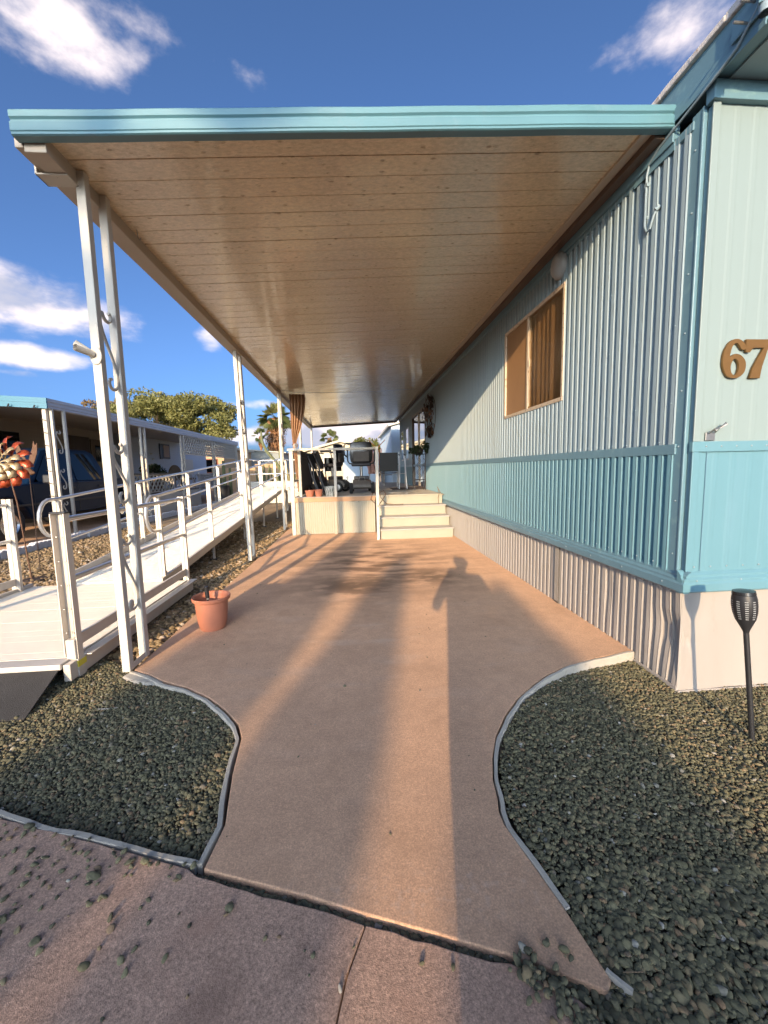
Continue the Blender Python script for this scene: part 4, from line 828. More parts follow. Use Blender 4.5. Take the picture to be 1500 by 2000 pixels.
def leaf_cloud(name, mat, parent, c, rad, n, size, lumps=7, seed=1, aspect=.45, loc=None, droop=0):
    """many small leaf-shaped faces gathered in uneven lumps"""
    g = np.random.default_rng(seed); cs = g.normal(0, .52 if lumps < 20 else .62, (lumps, 3)); cs /= np.maximum(1, np.linalg.norm(cs, axis=1))[:, None]; lr = g.uniform(.28, .55, lumps)*(1 if lumps < 20 else .66)
    k_ = g.integers(0, lumps, n); d = g.normal(0, 1, (n, 3)); d /= np.linalg.norm(d, axis=1)[:, None]; rr = g.uniform(.35, 1.08, n)**.6
    P = (cs[k_]+d*(lr[k_]*rr)[:, None])*np.array(rad)+np.array(c)
    a = g.normal(0, 1, (n, 3)); a[:, 2] -= droop; a /= np.linalg.norm(a, axis=1)[:, None]; b = np.cross(a, g.normal(0, 1, (n, 3))); b /= np.linalg.norm(b, axis=1)[:, None]
    s_ = size*g.uniform(.55, 1.4, n)[:, None]; V = np.stack([P-a*s_, P-b*s_*aspect, P+a*s_, P+b*s_*aspect], 1).reshape(-1, 3)
    rnd = np.repeat(np.clip(.5+.22*g.normal(0, 1, n)+.25*(g.random(lumps)-.5)[k_], 0, 1), 4)
    me = mesh_np(name, V, np.arange(4*n).reshape(-1, 4), mat, rnd, smooth=False); o = link(name, me, parent, loc=loc); return o
leaf_cloud('foliage', 'leaf_dark', ps, (0, 0, 1.02), (.2, .2, .22), 500, .035, seed=3); MB().lathe([(.001, .87), (.09, .87), (.12, .98), (.001, .98)], n=14).build('planter', 'rust_dark', ps, smooth=True)
cn = thing('walking_frame', 'grey metal walking frame standing beside the plant stand', 'walker', (1.30, 10.3, DZ))
for sx in (-1, 1):
    MB().tube([(sx*.10, -.15, 0), (sx*.08, -.05, .5), (sx*.07, .0, .86), (sx*.07, .1, .88)], .013, 8).build('side_tube', 'alu_tube', cn, smooth=True); MB().tube([(sx*.10, .2, 0), (sx*.08, .06, .5), (sx*.07, .02, .80)], .012, 8).build('leg', 'alu_tube', cn, smooth=True)
    MB().tube([(sx*.07, -.02, .87), (sx*.07, .12, .89)], .018, 8).build('grip', 'black', cn, smooth=True)
MB().tube([(-.09, -.02, .4), (.09, -.02, .4)], .010, 8).build('crossbar', 'alu_tube', cn)
# orange hanging drying frame and pink banner
of = thing('drying_frame', 'bright orange tubular drying frame beyond the steps', 'drying frame', (.75, 12.4, DZ))
for k_, x in enumerate((-.10, -.02, .06, .14)): MB().tube([(x, 0, .52), (x, 0, 1.12), (x+.02, 0, 1.17), (x+.04, 0, 1.12), (x+.04, 0, .52)], .011, 6).build('hoop', 'orange', of, smooth=True)
MB().tube([(.0, 0, 1.2), (-.22, 0, 1.42)], .012, 6).build('arm', 'orange', of); MB().tube([(.08, 0, 1.2), (.30, 0, 1.42)], .012, 6).build('arm', 'orange', of)
MB().tube([(-.2, 0, .5), (.25, 0, .5), (.25, .3, .5), (-.2, .3, .5)], .013, 6, closed=True).build('tray', 'orange', of)
for sx, sy in ((-.2, 0), (.25, 0), (.25, .3), (-.2, .3)): MB().tube([(sx, sy, 0), (sx, sy, .5)], .012, 6).build('leg', 'white_paint', of)
MB().tube([(.02, 0, .5), (.02, 0, 1.2)], .014, 6).build('stem', 'orange', of)
V = []; n = 12
for j in range(10):
    for i in range(n): u = i/(n-1); V.append((-.10+.2*u+.02*math.sin(j), .02*math.sin(u*14), -.06*j))
o = MB().add(V, [(j*n+i, j*n+i+1, (j+1)*n+i+1, (j+1)*n+i) for j in range(9) for i in range(n-1)]).build('banner', 'pink_cloth', smooth=True); o.location = (.50, 10.2, 1.70); tag(o, 'limp pink and white cloth hanging at the rail end', 'cloth'); mdd = o.modifiers.new('t', 'SOLIDIFY'); mdd.thickness = .004
# metal leaf wall ornament by the door
orn = thing('wall_ornament', 'tall rusty metal leaf ornament on the wall before the glass door', 'wall ornament', (HX-.02, 9.15, 2.46))
for i in range(90):
    t = random.random()*6.28; rr = math.sqrt(random.random()); y, z = .52*rr*math.cos(t), .48*rr*math.sin(t); a = random.uniform(0, 6.28); L = random.uniform(.05, .09); W = L*.42; x = -.02-random.random()*.12
    q = [(0, -L), (W, -.2*L), (W*.7, .5*L), (0, L), (-W*.7, .5*L), (-W, -.2*L)]; tl = random.uniform(-1.3, .3); V = [(x+tl*p[0]+.012*(abs(p[0])/W), y+p[0]*math.cos(a)-p[1]*math.sin(a), z+p[0]*math.sin(a)+p[1]*math.cos(a)) for p in q]+[(x-.004+tl*p[0]+.012*(abs(p[0])/W), y+p[0]*math.cos(a)-p[1]*math.sin(a), z+p[0]*math.sin(a)+p[1]*math.cos(a)) for p in q]
    MB().add(V, [(0, 1, 2, 3, 4, 5), (11, 10, 9, 8, 7, 6)]+[(i_, (i_+1) % 6, (i_+1) % 6+6, i_+6) for i_ in range(6)]).build('metal_leaf', 'rust_dark' if i % 3 else 'rust', orn)
MB().tube([(-.012, .45*math.cos(t), .42*math.sin(t)) for t in np.arange(0, 6.28, .3)], .006, 6, closed=True).build('ring', 'rust_dark', orn)

# ================================================================== aluminium wheelchair ramp
rp = thing('wheelchair_ramp', 'long white aluminium wheelchair ramp with tubular handrails left of the driveway', 'ramp', (-2.6, 6, 0)); rp_inv = Matrix.Translation((2.6, -6, 0))
def rpp(o, parent=None): o.parent = parent or rp; o.matrix_parent_inverse = Matrix() if parent else rp_inv; return o
LZ = .12; RY0, RY1 = 4.42, 12.3; RX0, RX1 = -3.08, -2.12; EZ = .745
rs = lambda y: LZ+.015+(EZ-LZ-.015)*(y-RY0)/(RY1-RY0)
ys = [2.50, 2.70, 3.45, 4.40]
rpp(MB().box((-3.40, 2.502, LZ-.035), (-1.83, 2.598, LZ)).build('nosing', 'alu', bevel=.003))
lpm = MB().box((-.785, 0, -.03), (.785, .0985, 0)).build('landing_plank', 'ramp_tread', data_only=True)
for i in range(18):
    o = link('landing_plank', lpm); o.location = (-2.615, 2.601+i*.1002, LZ+random.uniform(-.0008, .0008)); rpp(o)
rpp(MB().box((-1.828, 2.52, .0), (-1.785, 4.46, LZ-.012)).build('side_channel', 'alu', bevel=.004))
rpp(MB().box((-1.81, 2.66, LZ-.012), (-1.74, 4.47, LZ-.004)).build('ledge', 'alu', bevel=.002))
rpp(MB().box((-3.44, 2.52, .0), (-3.402, 4.42, LZ+.03)).build('side_channel', 'alu', bevel=.004))
rpm = MB().box((RX0, 0, -.03), (RX1, .0985, 0)).build('ramp_plank', 'ramp_tread', data_only=True); RA = math.atan((EZ-LZ-.015)/(RY1-RY0))
for i in range(79):
    y = RY0+.001+i*.0997; o = link('ramp_plank', rpm); o.location = (0, y, rs(y)+random.uniform(-.0008, .0008)); o.rotation_euler = (RA, 0, 0); rpp(o)
for x in (RX0-.02, RX1+.02): rpp(MB().beam((x, RY0, rs(RY0)-.035), (x, RY1, rs(RY1)-.035), .036, .10).build('stringer', 'alu', bevel=.003))
rpp(MB().beam((RX0-.02, RY0, rs(RY0)+.05), (RX0-.02, RY1, rs(RY1)+.05), .03, .07).build('kerb_rail', 'alu', bevel=.003))
rpp(MB().box((RX0-.2, RY1+.002, EZ-.05), (-1.23, RY1+1.6, EZ)).build('top_landing', 'ramp_tread', bevel=.003))
def tube_part(pts, r=.019, name='handrail'): return rpp(MB().tube(pts, r, 10).build(name, 'alu_tube', smooth=True))
def channel(x, y, z0, z1, w=.07, name='post', d=.032):
    m = MB().prism([(x-w/2, y-d/2), (x+w/2, y-d/2), (x+w/2, y+d/2), (x+w/2-.006, y+d/2), (x+w/2-.006, y-d/2+.006), (x+.010, y-d/2+.006), (x, y-d/2-.006), (x-.010, y-d/2+.006), (x-w/2+.006, y-d/2+.006), (x-w/2+.006, y+d/2), (x-w/2, y+d/2)][::1], z0, z1); return rpp(m.build(name, 'alu'))
# right side of the landing
p1 = channel(-1.825, 2.625, -.03, 1.045, .084, d=-.05); p2 = channel(-1.845, 4.45, -.03, 1.03, .06)
o = rpp(MB().box((-1.870, 2.605, 1.046), (-1.780, 2.650, 1.056)).build('cap', 'black'), None)
o = rpp(MB().box((-1.871, 2.588, -.005), (-1.779, 2.662, .11)).build('post_socket', 'alu', bevel=.003)); rpp(MB().box((-1.8725, 2.5865, .06), (-1.7775, 2.6635, .10)).build('warning_label', 'yellow'), None)
rpp(MB().box((-1.845, 2.585, .112), (-1.79, 2.62, .24)).build('bracket', 'alu', bevel=.003))
bt = MB()
for z in np.arange(.28, 1.05, .155):
    for x in (-1.845, -1.803): bt.lathe([(.0005, .004), (.005, .003), (.006, 0)], (0, 0, 0), 6); n0 = len(bt.v); bt.v[n0-18:] = [(x+a, 2.6085-c, z+b) for a, b, c in bt.v[n0-18:]]
tag(rpp(bt.build('bolts', 'galv')), kind='stuff')
tube_part([(-1.82, 2.66, 1.005), (-1.84, 4.43, 1.005)]); tube_part([(-1.82, 2.66, .62), (-1.84, 4.43, .62)]); rpp(MB().beam((-1.83, 2.66, .205), (-1.845, 4.43, .205), .022, .075).build('toe_rail', 'alu', bevel=.003))
# left side of the landing
channel(-3.42, 4.24, .02, 1.06, .085); tube_part([(-3.42, 4.21, 1.0), (-3.42, 2.0, 1.0)]); tube_part([(-3.42, 4.21, .64), (-3.42, 2.0, .64)]); rpp(MB().beam((-3.42, 4.21, .22), (-3.42, 2.2, .22), .022, .07).build('toe_rail', 'alu', bevel=.003)); channel(-3.42, 2.55, .02, 1.06, .085)
def side(x, posts, legs):
    H = .90
    for y in posts:
        channel(x, y, rs(y)-.06, rs(y)+H-.02, .055)
        if legs: rpp(MB().box((x-.016, y+.035, -.03), (x+.016, y+.065, rs(y)+.05)).build('leg', 'alu', bevel=.003)); rpp(MB().box((x-.05, y, -.04), (x+.05, y+.10, -.018)).build('foot', 'black'))
    y0, y1 = posts[0], RY1
    lp = [(x, y0-.02, rs(y0)+H*.58)]+[(x, y0-.10-.165*math.cos(R(t)), rs(y0)+H*.79+.19*math.sin(R(t))) for t in np.linspace(-80, 80, 9)]+[(x, y0, rs(y0)+H)]
    tube_part([(x, y0+.0, rs(y0)+H*.58)]+lp[1:-1]+[(x, y0, rs(y0)+H), (x, y1, rs(y1)+H)])
    for a, b in zip(posts, posts[1:]+[y1]): tube_part([(x, a, rs(a)+H*.5), (x, b, rs(b)+H*.5)], .016, 'mid_rail')
    tube_part([(x, y1, rs(y1)+H), (x, y1+1.6, EZ+H)]); tube_part([(x, y1, rs(y1)+H*.5), (x, y1+1.6, EZ+H*.5)], .016, 'mid_rail')
side(RX1+.0, [4.52, 6.1, 7.85, 9.6, 11.3], True); side(RX0-.02, [4.45, 6.1, 7.85, 9.6, 11.3], True)
tube_part([(-3.3, RY1+1.6, EZ+.9), (-1.3, RY1+1.6, EZ+.9)]); tube_part([(-3.3, RY1+1.6, EZ+.45), (-1.3, RY1+1.6, EZ+.45)], .016, 'mid_rail')
channel(RX1, RY1+.8, 0, EZ+.9); channel(RX0-.02, RY1+1.55, 0, EZ+.9)
# grit covered entry plate
m = MB(); m.add([(-3.4, 2.20, -.03), (-1.80, 2.17, -.03), (-1.845, 2.525, .085), (-3.4, 2.52, .085), (-3.4, 2.20, -.022), (-1.80, 2.17, -.022), (-1.845, 2.525, .095), (-3.4, 2.52, .095)], [(3, 2, 1, 0), (4, 5, 6, 7), (0, 1, 5, 4), (1, 2, 6, 5), (2, 3, 7, 6), (3, 0, 4, 7)])
tag(m.build('entry_plate', 'grit'), 'black gritty entry plate leading onto the white ramp', 'ramp plate')
o = MB().add([(0, 0, 0), (.02, .012, .006), (.05, .004, .002), (.02, -.014, .004), (-.03, .0, .001)], [(0, 1, 2), (0, 2, 3), (4, 1, 0), (4, 0, 3)]).build('dry_leaf', 'dry_leaf'); o.location = (-2.05, 3.0, LZ+.002); tag(o, 'single curled brown leaf on the ramp landing', 'leaf')
lfs = MB()
for i in range(16): x, y = -1.93+random.gauss(0, .04), 3.02+random.gauss(0, .05); lfs.add([(x, y, LZ+.003), (x+.02, y+.008, LZ+.005), (x+.008, y+.02, LZ+.004)], [(0, 1, 2)])
tag(lfs.build('leaf_litter', 'cactus_dry'), 'pale dry leaf litter on the ramp landing', 'litter', kind='stuff')

# ---- terracotta pot on the driveway with a dark garden light spike
pot = thing('flower_pot', 'large empty terracotta coloured pot at the left edge of the driveway', 'pot', (-1.185, 3.30, .001))
MB().lathe([(.001, 0), (.094, 0), (.100, .012), (.112, .06), (.121, .14), (.126, .205), (.129, .235), (.146, .245), (.151, .268), (.147, .273), (.138, .270), (.132, .262), (.122, .230), (.112, .10), (.001, .09)], n=40).build('bowl', 'terracotta', pot, smooth=True)
ls = thing('garden_light', 'small black solar light stake standing inside the terracotta pot', 'solar light', (-1.205, 3.31, .092)); ls.rotation_euler = (R(3), R(-3), 0)
MB().tube([(0, 0, 0), (0, 0, .17)], .005, 8).build('stake', 'black', ls); MB().tube([(0, 0, .165), (0, 0, .26)], .0165, 14).build('lamp_head', 'black', ls, smooth=True); MB().tube([(0, 0, .15), (0, 0, .168)], .009, 10).build('collar', 'globe', ls)
tag(MB().tube([(-1.50, 2.24, -.03), (-1.45, 2.22, -.02), (-1.38, 2.21, -.016), (-1.32, 2.23, -.022), (-1.29, 2.24, -.03)], .004, 6).build('hose_piece', 'edging', smooth=True), 'bit of pale irrigation tube poking from the left gravel bed', 'hose')

# ---- solar torch by the front wall
to = thing('solar_torch', 'black slotted solar torch leaning in gravel beside the white skirt', 'solar torch', (1.908, 1.669, -.085)); to.rotation_euler = (R(-3.6), R(-4.3), 0)
MB().tube([(0, 0, 0), (0, 0, .55)], [.0115, .0115], 12).build('stake', 'black', to, smooth=True)
MB().lathe([(.0115, .548), (.015, .56), (.026, .585), (.040, .615), (.0475, .65), (.050, .685), (.0485, .715), (.045, .735), (.043, .735), (.0455, .715), (.047, .685), (.0445, .65), (.037, .615), (.023, .585), (.010, .56)], n=24).build('head', 'black', to, smooth=True)
MB().lathe([(.043, .735), (.046, .737), (.044, .752), (.020, .756), (.001, .756)], n=24).build('lid', 'black_shiny', to, smooth=True)
sm = MB()
for a in range(10):
    for k_ in range(9):
        z = .622+k_*.0105; t = a*.628+.3; r = np.interp(z, [.615, .65, .685, .72], [.0408, .0482, .0508, .0490]); w = .13; sm.add([(r*math.cos(t-w), r*math.sin(t-w), z), (r*math.cos(t+w), r*math.sin(t+w), z), (r*math.cos(t+w), r*math.sin(t+w), z+.004), (r*math.cos(t-w), r*math.sin(t-w), z+.004)], [(0, 1, 2, 3)])
sm.build('slots', 'globe', to)

# ================================================================== neighbour on the left
NX = -5.75
tag(MB().prism([(-5.72, 3.3), (-11, 5.2), (-11, 30), (-5.72, 30)], -.12, .01).build('driveway', 'concrete', bevel=.004), kind='structure')
kb = thing('kerb_edging', 'white scalloped concrete edging along the neighbouring driveway', 'edging', (-5.66, 9, 0))
sh = []
for i in range(7): sh += [(-.3+i*.1+a, b) for a, b in ((0, .075), (.02, .095), (.05, .103), (.08, .095))]
sh = [(-.3, -.06)]+sh+[(.4, .075), (.4, -.06)]
kme = MB().prism([(y-.05, z) for y, z in sh], -.055, .055, 'x').build('edging_block', 'kerb_white', data_only=True)
for i in range(34):
    o = link('edging_block', kme, kb, bevel=.012); o.location = (random.uniform(-.025, .025), -4.8+i*.715, random.uniform(-.02, .012)); o.rotation_euler = (random.uniform(-.05, .05), random.uniform(-.02, .02), random.uniform(-.03, .03))
nc = thing('carport', 'neighbouring carport with grey side fascia and turquoise front fascia', 'carport', (NX, 8.2, 0)); nc_inv = Matrix.Translation((-NX, -8.2, 0))
def ncp(o, parent=None): o.parent = parent or nc; o.matrix_parent_inverse = Matrix() if parent else nc_inv; return o
FZ0, FZ1 = 2.545, 2.745
prof = [(NX+.02, FZ0), (NX+.05, FZ0+.02), (NX+.04, FZ0+.06), (NX+.055, FZ0+.07), (NX+.045, FZ0+.13), (NX+.06, FZ0+.14), (NX+.05, FZ1), (NX-.02, FZ1), (NX-.02, FZ0)]
m = MB(); k = len(prof); m.add([(x, 8.2, z) for x, z in prof]+[(x, 21.0, z+.04) for x, z in prof], [(i, (i+1) % k, (i+1) % k+k, i+k) for i in range(k)]+[tuple(range(k)), tuple(range(k, 2*k))[::-1]]); ncp(m.build('side_fascia', 'fascia_grey'))
m = MB()
for j, z in enumerate((0, .05, .10, .15)): m.add([(NX+.06, 8.17+.006*(j % 2), FZ0+z), (NX-3.4, 8.17+.006*(j % 2), FZ0+z+.22), (NX-3.4, 8.17+.006*(j % 2), FZ0+z+.27), (NX+.06, 8.17+.006*(j % 2), FZ0+z+.048), (NX+.06, 8.2, FZ0+z), (NX-3.4, 8.2, FZ0+z+.22), (NX-3.4, 8.2, FZ0+z+.27), (NX+.06, 8.2, FZ0+z+.048)], [(3, 2, 1, 0), (4, 5, 6, 7), (0, 1, 5, 4), (1, 2, 6, 5), (2, 3, 7, 6), (3, 0, 4, 7)])
ncp(m.build('front_fascia', 'fascia_cyan'))
m = MB(); m.add([(NX, 8.2, FZ0+.05), (NX-3.4, 8.2, FZ0+.27), (NX-3.4, 21, FZ0+.27), (NX, 21, FZ0+.05), (NX, 8.2, FZ0+.16), (NX-3.4, 8.2, FZ0+.38), (NX-3.4, 21, FZ0+.38), (NX, 21, FZ0+.16)], [(0, 1, 2, 3), (7, 6, 5, 4), (0, 4, 5, 1), (1, 5, 6, 2), (2, 6, 7, 3), (3, 7, 4, 0)]); ncp(m.build('roof', 'beam'))
for x in (-.15, -.6, -1.1, -1.6): ncp(MB().tube([(NX+x, 8.15, FZ0+.02-x*.065), (NX+x+.02, 8.11, FZ0+.0-x*.065), (NX+x+.04, 8.12, FZ0+.05-x*.065)], .012, 6).build('light_hook', 'black'))
for y, trip in ((8.27, 1), (11.6, 0), (14.2, 0), (17.3, 0), (20.6, 0)):
    for dy in ((-.0, .21) if not trip else (-.0, .0, .0)): pass
    bars = [(NX-.05, y, .07), (NX+.02, y+.06, .05), (NX+.04, y+.36, .05)] if trip else [(NX, y, .055), (NX, y+.22, .055)]
    for bx, by, w in bars: ncp(MB().box((bx-w/2, by-w/2, 0), (bx+w/2, by+w/2, FZ0+.03)).build('post', 'white_paint', bevel=.004))
    yb = bars[-2][1]; 
    for a, b in ((2.2, 1.7), (1.45, 1.0), (.8, .35)): ncp(s_scroll(yb, bars[-1][0], b, a, 0).build('scroll', 'white_paint', smooth=True))
    if trip:
        bl = MB()
        for i, z in enumerate(np.linspace(.9, 2.35, 7)): bl.tube([(NX-.10, 8.23, z), (NX-.02, 8.225, z-.015)], .009, 6)
        ncp(bl.build('string_light', 'rust_dark'))
# lattice valances between the posts
def lattice(y0, y1, z0, z1, x, parent, mat='white_paint', sp=.17, w=.042, conv=lambda o, p: ncp(o, p)):
    f = conv(MB().box((x-.012, y0, z0-.03), (x+.012, y1, z0)).box((x-.012, y0, z1), (x+.012, y1, z1+.03)).build('lattice_panel', mat), parent); L = y1-y0; h = z1-z0
    for s in (1, -1):
        t = -h
        while t < L:
            a, b = max(0, t), min(L, t+h)
            if b-a > .02:
                za, zb_ = (a-t, b-t); za, zb_ = (za, zb_) if s > 0 else (h-za, h-zb_)
                conv(MB().beam((x+.006*s, y0+a, z0+za), (x+.006*s, y0+b, z0+zb_), .01, w, up=(1, 0, 0)).build('lattice_slat', mat), f)
            t += sp*1.2
    return f
lattice(14.45, 17.25, 1.95, 2.55, NX, None); lattice(17.6, 20.5, 1.95, 2.57, NX, None, sp=.15)
# house wall behind, beige near and pale blue further
nh = thing('neighbour_house', 'neighbouring mobile home with beige and pale blue lap siding behind the truck', 'house', (-9, 14, 0)); nh_inv = Matrix.Translation((9, -14, 0))
def nhp(o, parent=None): o.parent = parent or nh; o.matrix_parent_inverse = Matrix() if parent else nh_inv; return o
def lap(y0, y1, z0, z1, x, mat, step=.115):
    m = MB(); z = z0
    while z < z1: t = min(z1, z+step); m.add([(x+.016, y0, z), (x+.016, y1, z), (x, y1, t), (x, y0, t), (x, y1, z), (x, y0, z)], [(0, 1, 2, 3), (5, 4, 1, 0)]); z = t
    return m
WX = -8.9
nhp(lap(7.8, 15.8, .5, 2.95, WX, 'beige_siding').build('siding', 'beige_siding')); nhp(lap(15.9, 24.5, .5, 2.95, WX+.35, 'blue_siding').build('siding', 'blue_siding'))
nhp(MB().box((-13, 7.8, .0), (WX-.01, 15.85, 3.0)).build('core', 'beige_siding')); nhp(MB().box((-13, 15.85, 0), (WX+.34, 24.5, 3.0)).build('core', 'blue_siding'))
nhp(MB().box((-13.1, 7.7, 3.0), (WX+.3, 24.6, 3.12)).build('roof', 'fascia_grey'))
nhp(MB().tube([(-10.2, 9.2, 3.1), (-10.2, 9.2, 3.75)], .13, 10).build('vent_stack', 'rust', smooth=True))
d = nhp(MB().box((WX-.0, 13.4, .6), (WX+.05, 14.5, 2.55)).build('door', 'dark_wood', bevel=.01)); nhp(MB().box((WX+.02, 14.55, .62), (WX+.06, 15.5, 2.5)).build('screen_door', 'wicker', bevel=.01)); nhp(MB().box((WX+.062, 14.75, 1.1), (WX+.07, 15.3, 2.3)).build('pane', 'glass_dark'))
w = nhp(MB().box((WX+.352, 19.0, 1.95), (WX+.39, 19.75, 2.62)).build('window', 'truck_blue')); nhp(MB().box((WX+.39, 19.12, 2.03), (WX+.40, 19.66, 2.56)).build('pane', 'screen', w)); nhp(MB().box((WX+.36, 18.75, 1.93), (WX+.40, 18.95, 2.62)).build('shutter', 'truck_blue'))
nhp(MB().box((WX+.352, 21.3, 1.2), (WX+.40, 22.4, 1.98)).build('louvre', 'white_paint'))
nhp(MB().box((WX+.01, 9.5, 1.3), (WX+.05, 11.6, 2.45)).build('window', 'glass_dark'))
for i in range(4): nhp(MB().lathe([(.001, 0), (.06, .0), (.05, .05), (.001, .06)], (WX+.42, 17.9+.12*(i % 2), 2.1-.22*i), 8).build('wind_chime', 'white_paint'))
# porch half wall, railing and wicker chairs
po = thing('porch', 'neighbouring porch with white half wall and criss cross railing', 'porch', (-6.2, 15, 0)); po_inv = Matrix.Translation((6.2, -15, 0))
def pop(o, parent=None): o.parent = parent or po; o.matrix_parent_inverse = Matrix() if parent else po_inv; return o
pop(MB().box((-6.30, 12.0, 0), (-6.22, 17.0, .62)).build('half_wall', 'white_paint', bevel=.006)); pop(MB().box((-8.5, 12.0, .55), (-6.3, 21, .62)).build('floor', 'deck_wood'))
lattice(12.05, 14.6, .72, 1.22, -6.26, None, sp=.20, conv=lambda o, p: pop(o, p)); lattice(14.7, 17.0, .72, 1.22, -6.26, None, 'fascia_grey', sp=.55, conv=lambda o, p: pop(o, p)); lattice(17.05, 19.5, .72, 1.22, -6.26, None, 'fascia_grey', sp=.14, conv=lambda o, p: pop(o, p))
pop(MB().box((-6.31, 12.0, 1.25), (-6.21, 14.7, 1.30)).build('top_rail', 'black'))
for y in (12.0, 14.65, 17.02, 19.5): pop(MB().box((-6.29, y-.03, .62), (-6.23, y+.03, 1.3)).build('baluster_post', 'fascia_grey'))
for y, nm in ((15.3, 'brown wicker porch chair nearer the truck'), (17.2, 'brown wicker porch chair further along the neighbouring porch')):
    c = thing('wicker_chair', nm, 'chair', (-7.0, y, .62), 0, 'wicker chairs on the neighbouring porch')
    m = MB(); n = 14; V = []
    for zz in (0, 1):
        for i in range(n): t = math.pi*(i/(n-1)); V += [(-.3+.08*zz*0, -.62*math.cos(t), .45+.55*math.sin(t)*zz+.0)]
    m.add(V, [(i, i+1, n+i+1, n+i) for i in range(n-1)]); bo = m.build('backrest', 'wicker', c); sd = bo.modifiers.new('t', 'SOLIDIFY'); sd.thickness = .06
    MB().box((-.3, -.58, .38), (.35, .58, .46)).build('seat', 'wicker', c, bevel=.03)
    for sx in (-.25, .3):
        for sy in (-.5, .5): MB().tube([(sx, sy, 0), (sx, sy, .4)], .025, 6).build('leg', 'wicker', c)
gp = thing('potted_plant', 'bushy dark potted plant on the neighbouring porch wall', 'plant', (-6.6, 14.1, .62)); leaf_cloud('foliage', 'leaf_dark', gp, (0, 0, .65), (.35, .45, .28), 500, .07, seed=9); MB().lathe([(.001, 0), (.16, 0), (.22, .4), (.001, .4)], n=12).build('pot', 'rust', gp)
# pickup truck
tk = thing('pickup_truck', 'dark blue pickup truck parked under the neighbouring carport', 'truck', (-7.25, 9.6, .01)); TW = .95
body = [(-2.65, .45), (-2.70, .75), (-2.60, 1.0), (-1.35, 1.12), (-1.15, 1.14), (2.75, 1.16), (2.80, 1.10), (2.80, .55), (2.45, .48), (2.33, .62), (2.1, .84), (1.85, .90), (1.6, .84), (1.37, .62), (1.25, .44), (-1.2, .42), (-1.32, .62), (-1.55, .84), (-1.8, .90), (-2.05, .84), (-2.28, .62), (-2.4, .45)]
def loft_x(poly, ws, name, mat, parent):
    k = len(poly); V = []; m = MB()
    for x, sh in ws: V += [(x, y, z if z < .95 else z) for y, z in poly]
    n = len(ws); return m.add(V, [(j*k+i, j*k+(i+1) % k, (j+1)*k+(i+1) % k, (j+1)*k+i) for j in range(n-1) for i in range(k)]+[tuple(range(k)), tuple((n-1)*k+i for i in range(k))[::-1]]).build(name, mat, parent, bevel=.03)
loft_x(body, [(-TW, 0), (TW, 0)], 'body', 'truck_blue', tk)
cab = [(-1.25, 1.10), (-.55, 1.80), (-.25, 1.88), (.95, 1.88), (1.15, 1.80), (1.45, 1.12)]; V = []; m = MB(); k = len(cab)
for s in (-1, 1): V += [(s*(TW-.03-.22*max(0, z-1.12)/.76), y, z) for y, z in cab]
m.add(V, [(i, (i+1) % k, (i+1) % k+k, i+k) for i in range(k)]+[tuple(range(k)), tuple(range(k, 2*k))[::-1]]); m.build('cab', 'truck_blue', tk, bevel=.03)
def side_quad(pts, off, name, mat, parent=tk):
    q = [(TW-.03-.22*max(0, z-1.12)/.76+off, y, z) for y, z in pts]; q2 = [(x-.012, y, z) for x, y, z in q]; k = len(q); return MB().add(q+q2, [tuple(range(k)), tuple(range(k, 2*k))[::-1]]+[(i, (i+1) % k, (i+1) % k+k, i+k) for i in range(k)]).build(name, mat, parent)
side_quad([(-1.05, 1.16), (-.50, 1.72), (-.30, 1.78), (.12, 1.78), (.12, 1.16)], .008, 'window', 'glass_dark'); side_quad([(.20, 1.16), (.20, 1.78), (.85, 1.78), (.98, 1.70), (1.10, 1.16)], .008, 'window', 'glass_dark')
for y, z0, z1 in ((.16, .5, 1.14), (1.17, .5, 1.14), (-1.15, .5, 1.12)): MB().box((TW+.001, y-.006, z0), (TW+.006, y+.006, z1)).build('door_seam', 'truck_dark', tk)
for y in (.0, 1.0): h = MB().box((TW+.002, y-.11, .98), (TW+.03, y+.03, 1.03)).build('door_handle', 'truck_dark', tk, bevel=.01)
MB().box((TW, -2.3, .70), (TW+.02, 2.4, .74)).build('side_moulding', 'truck_dark', tk, bevel=.004); MB().box((TW+.03, -.95, 1.12), (TW+.23, -.83, 1.30)).build('mirror', 'truck_dark', tk, bevel=.03)
MB().box((-TW+.06, 1.5, 1.161), (TW-.06, 2.7, 1.164)).build('bed_liner', 'truck_dark', tk)
MB().box((-TW-.02, -2.82, .48), (TW+.02, -2.66, .66)).build('bumper', 'chrome', tk, bevel=.02); MB().box((.55, -2.715, .78), (.9, -2.64, .95)).build('headlight', 'globe', tk, bevel=.02); MB().box((-.9, -2.715, .78), (-.55, -2.64, .95)).build('headlight', 'globe', tk, bevel=.02)
for y in (-1.8, 1.85):
    for s in (-1, 1):
        wh = MB().lathe([(.22, -.12), (.34, -.12), (.39, -.08), (.39, .08), (.34, .12), (.22, .12)], n=24).build('wheel', 'rubber', tk, smooth=True); wh.rotation_euler = (0, R(90), 0); wh.location = (s*(TW-.10), y, .39)
        MB().lathe([(.001, .09), (.06, .10), (.09, .07), (.20, .08), (.22, .11), (.23, .11), (.23, -.11), (.001, -.1)], n=20).build('rim', 'chrome', wh, smooth=True)
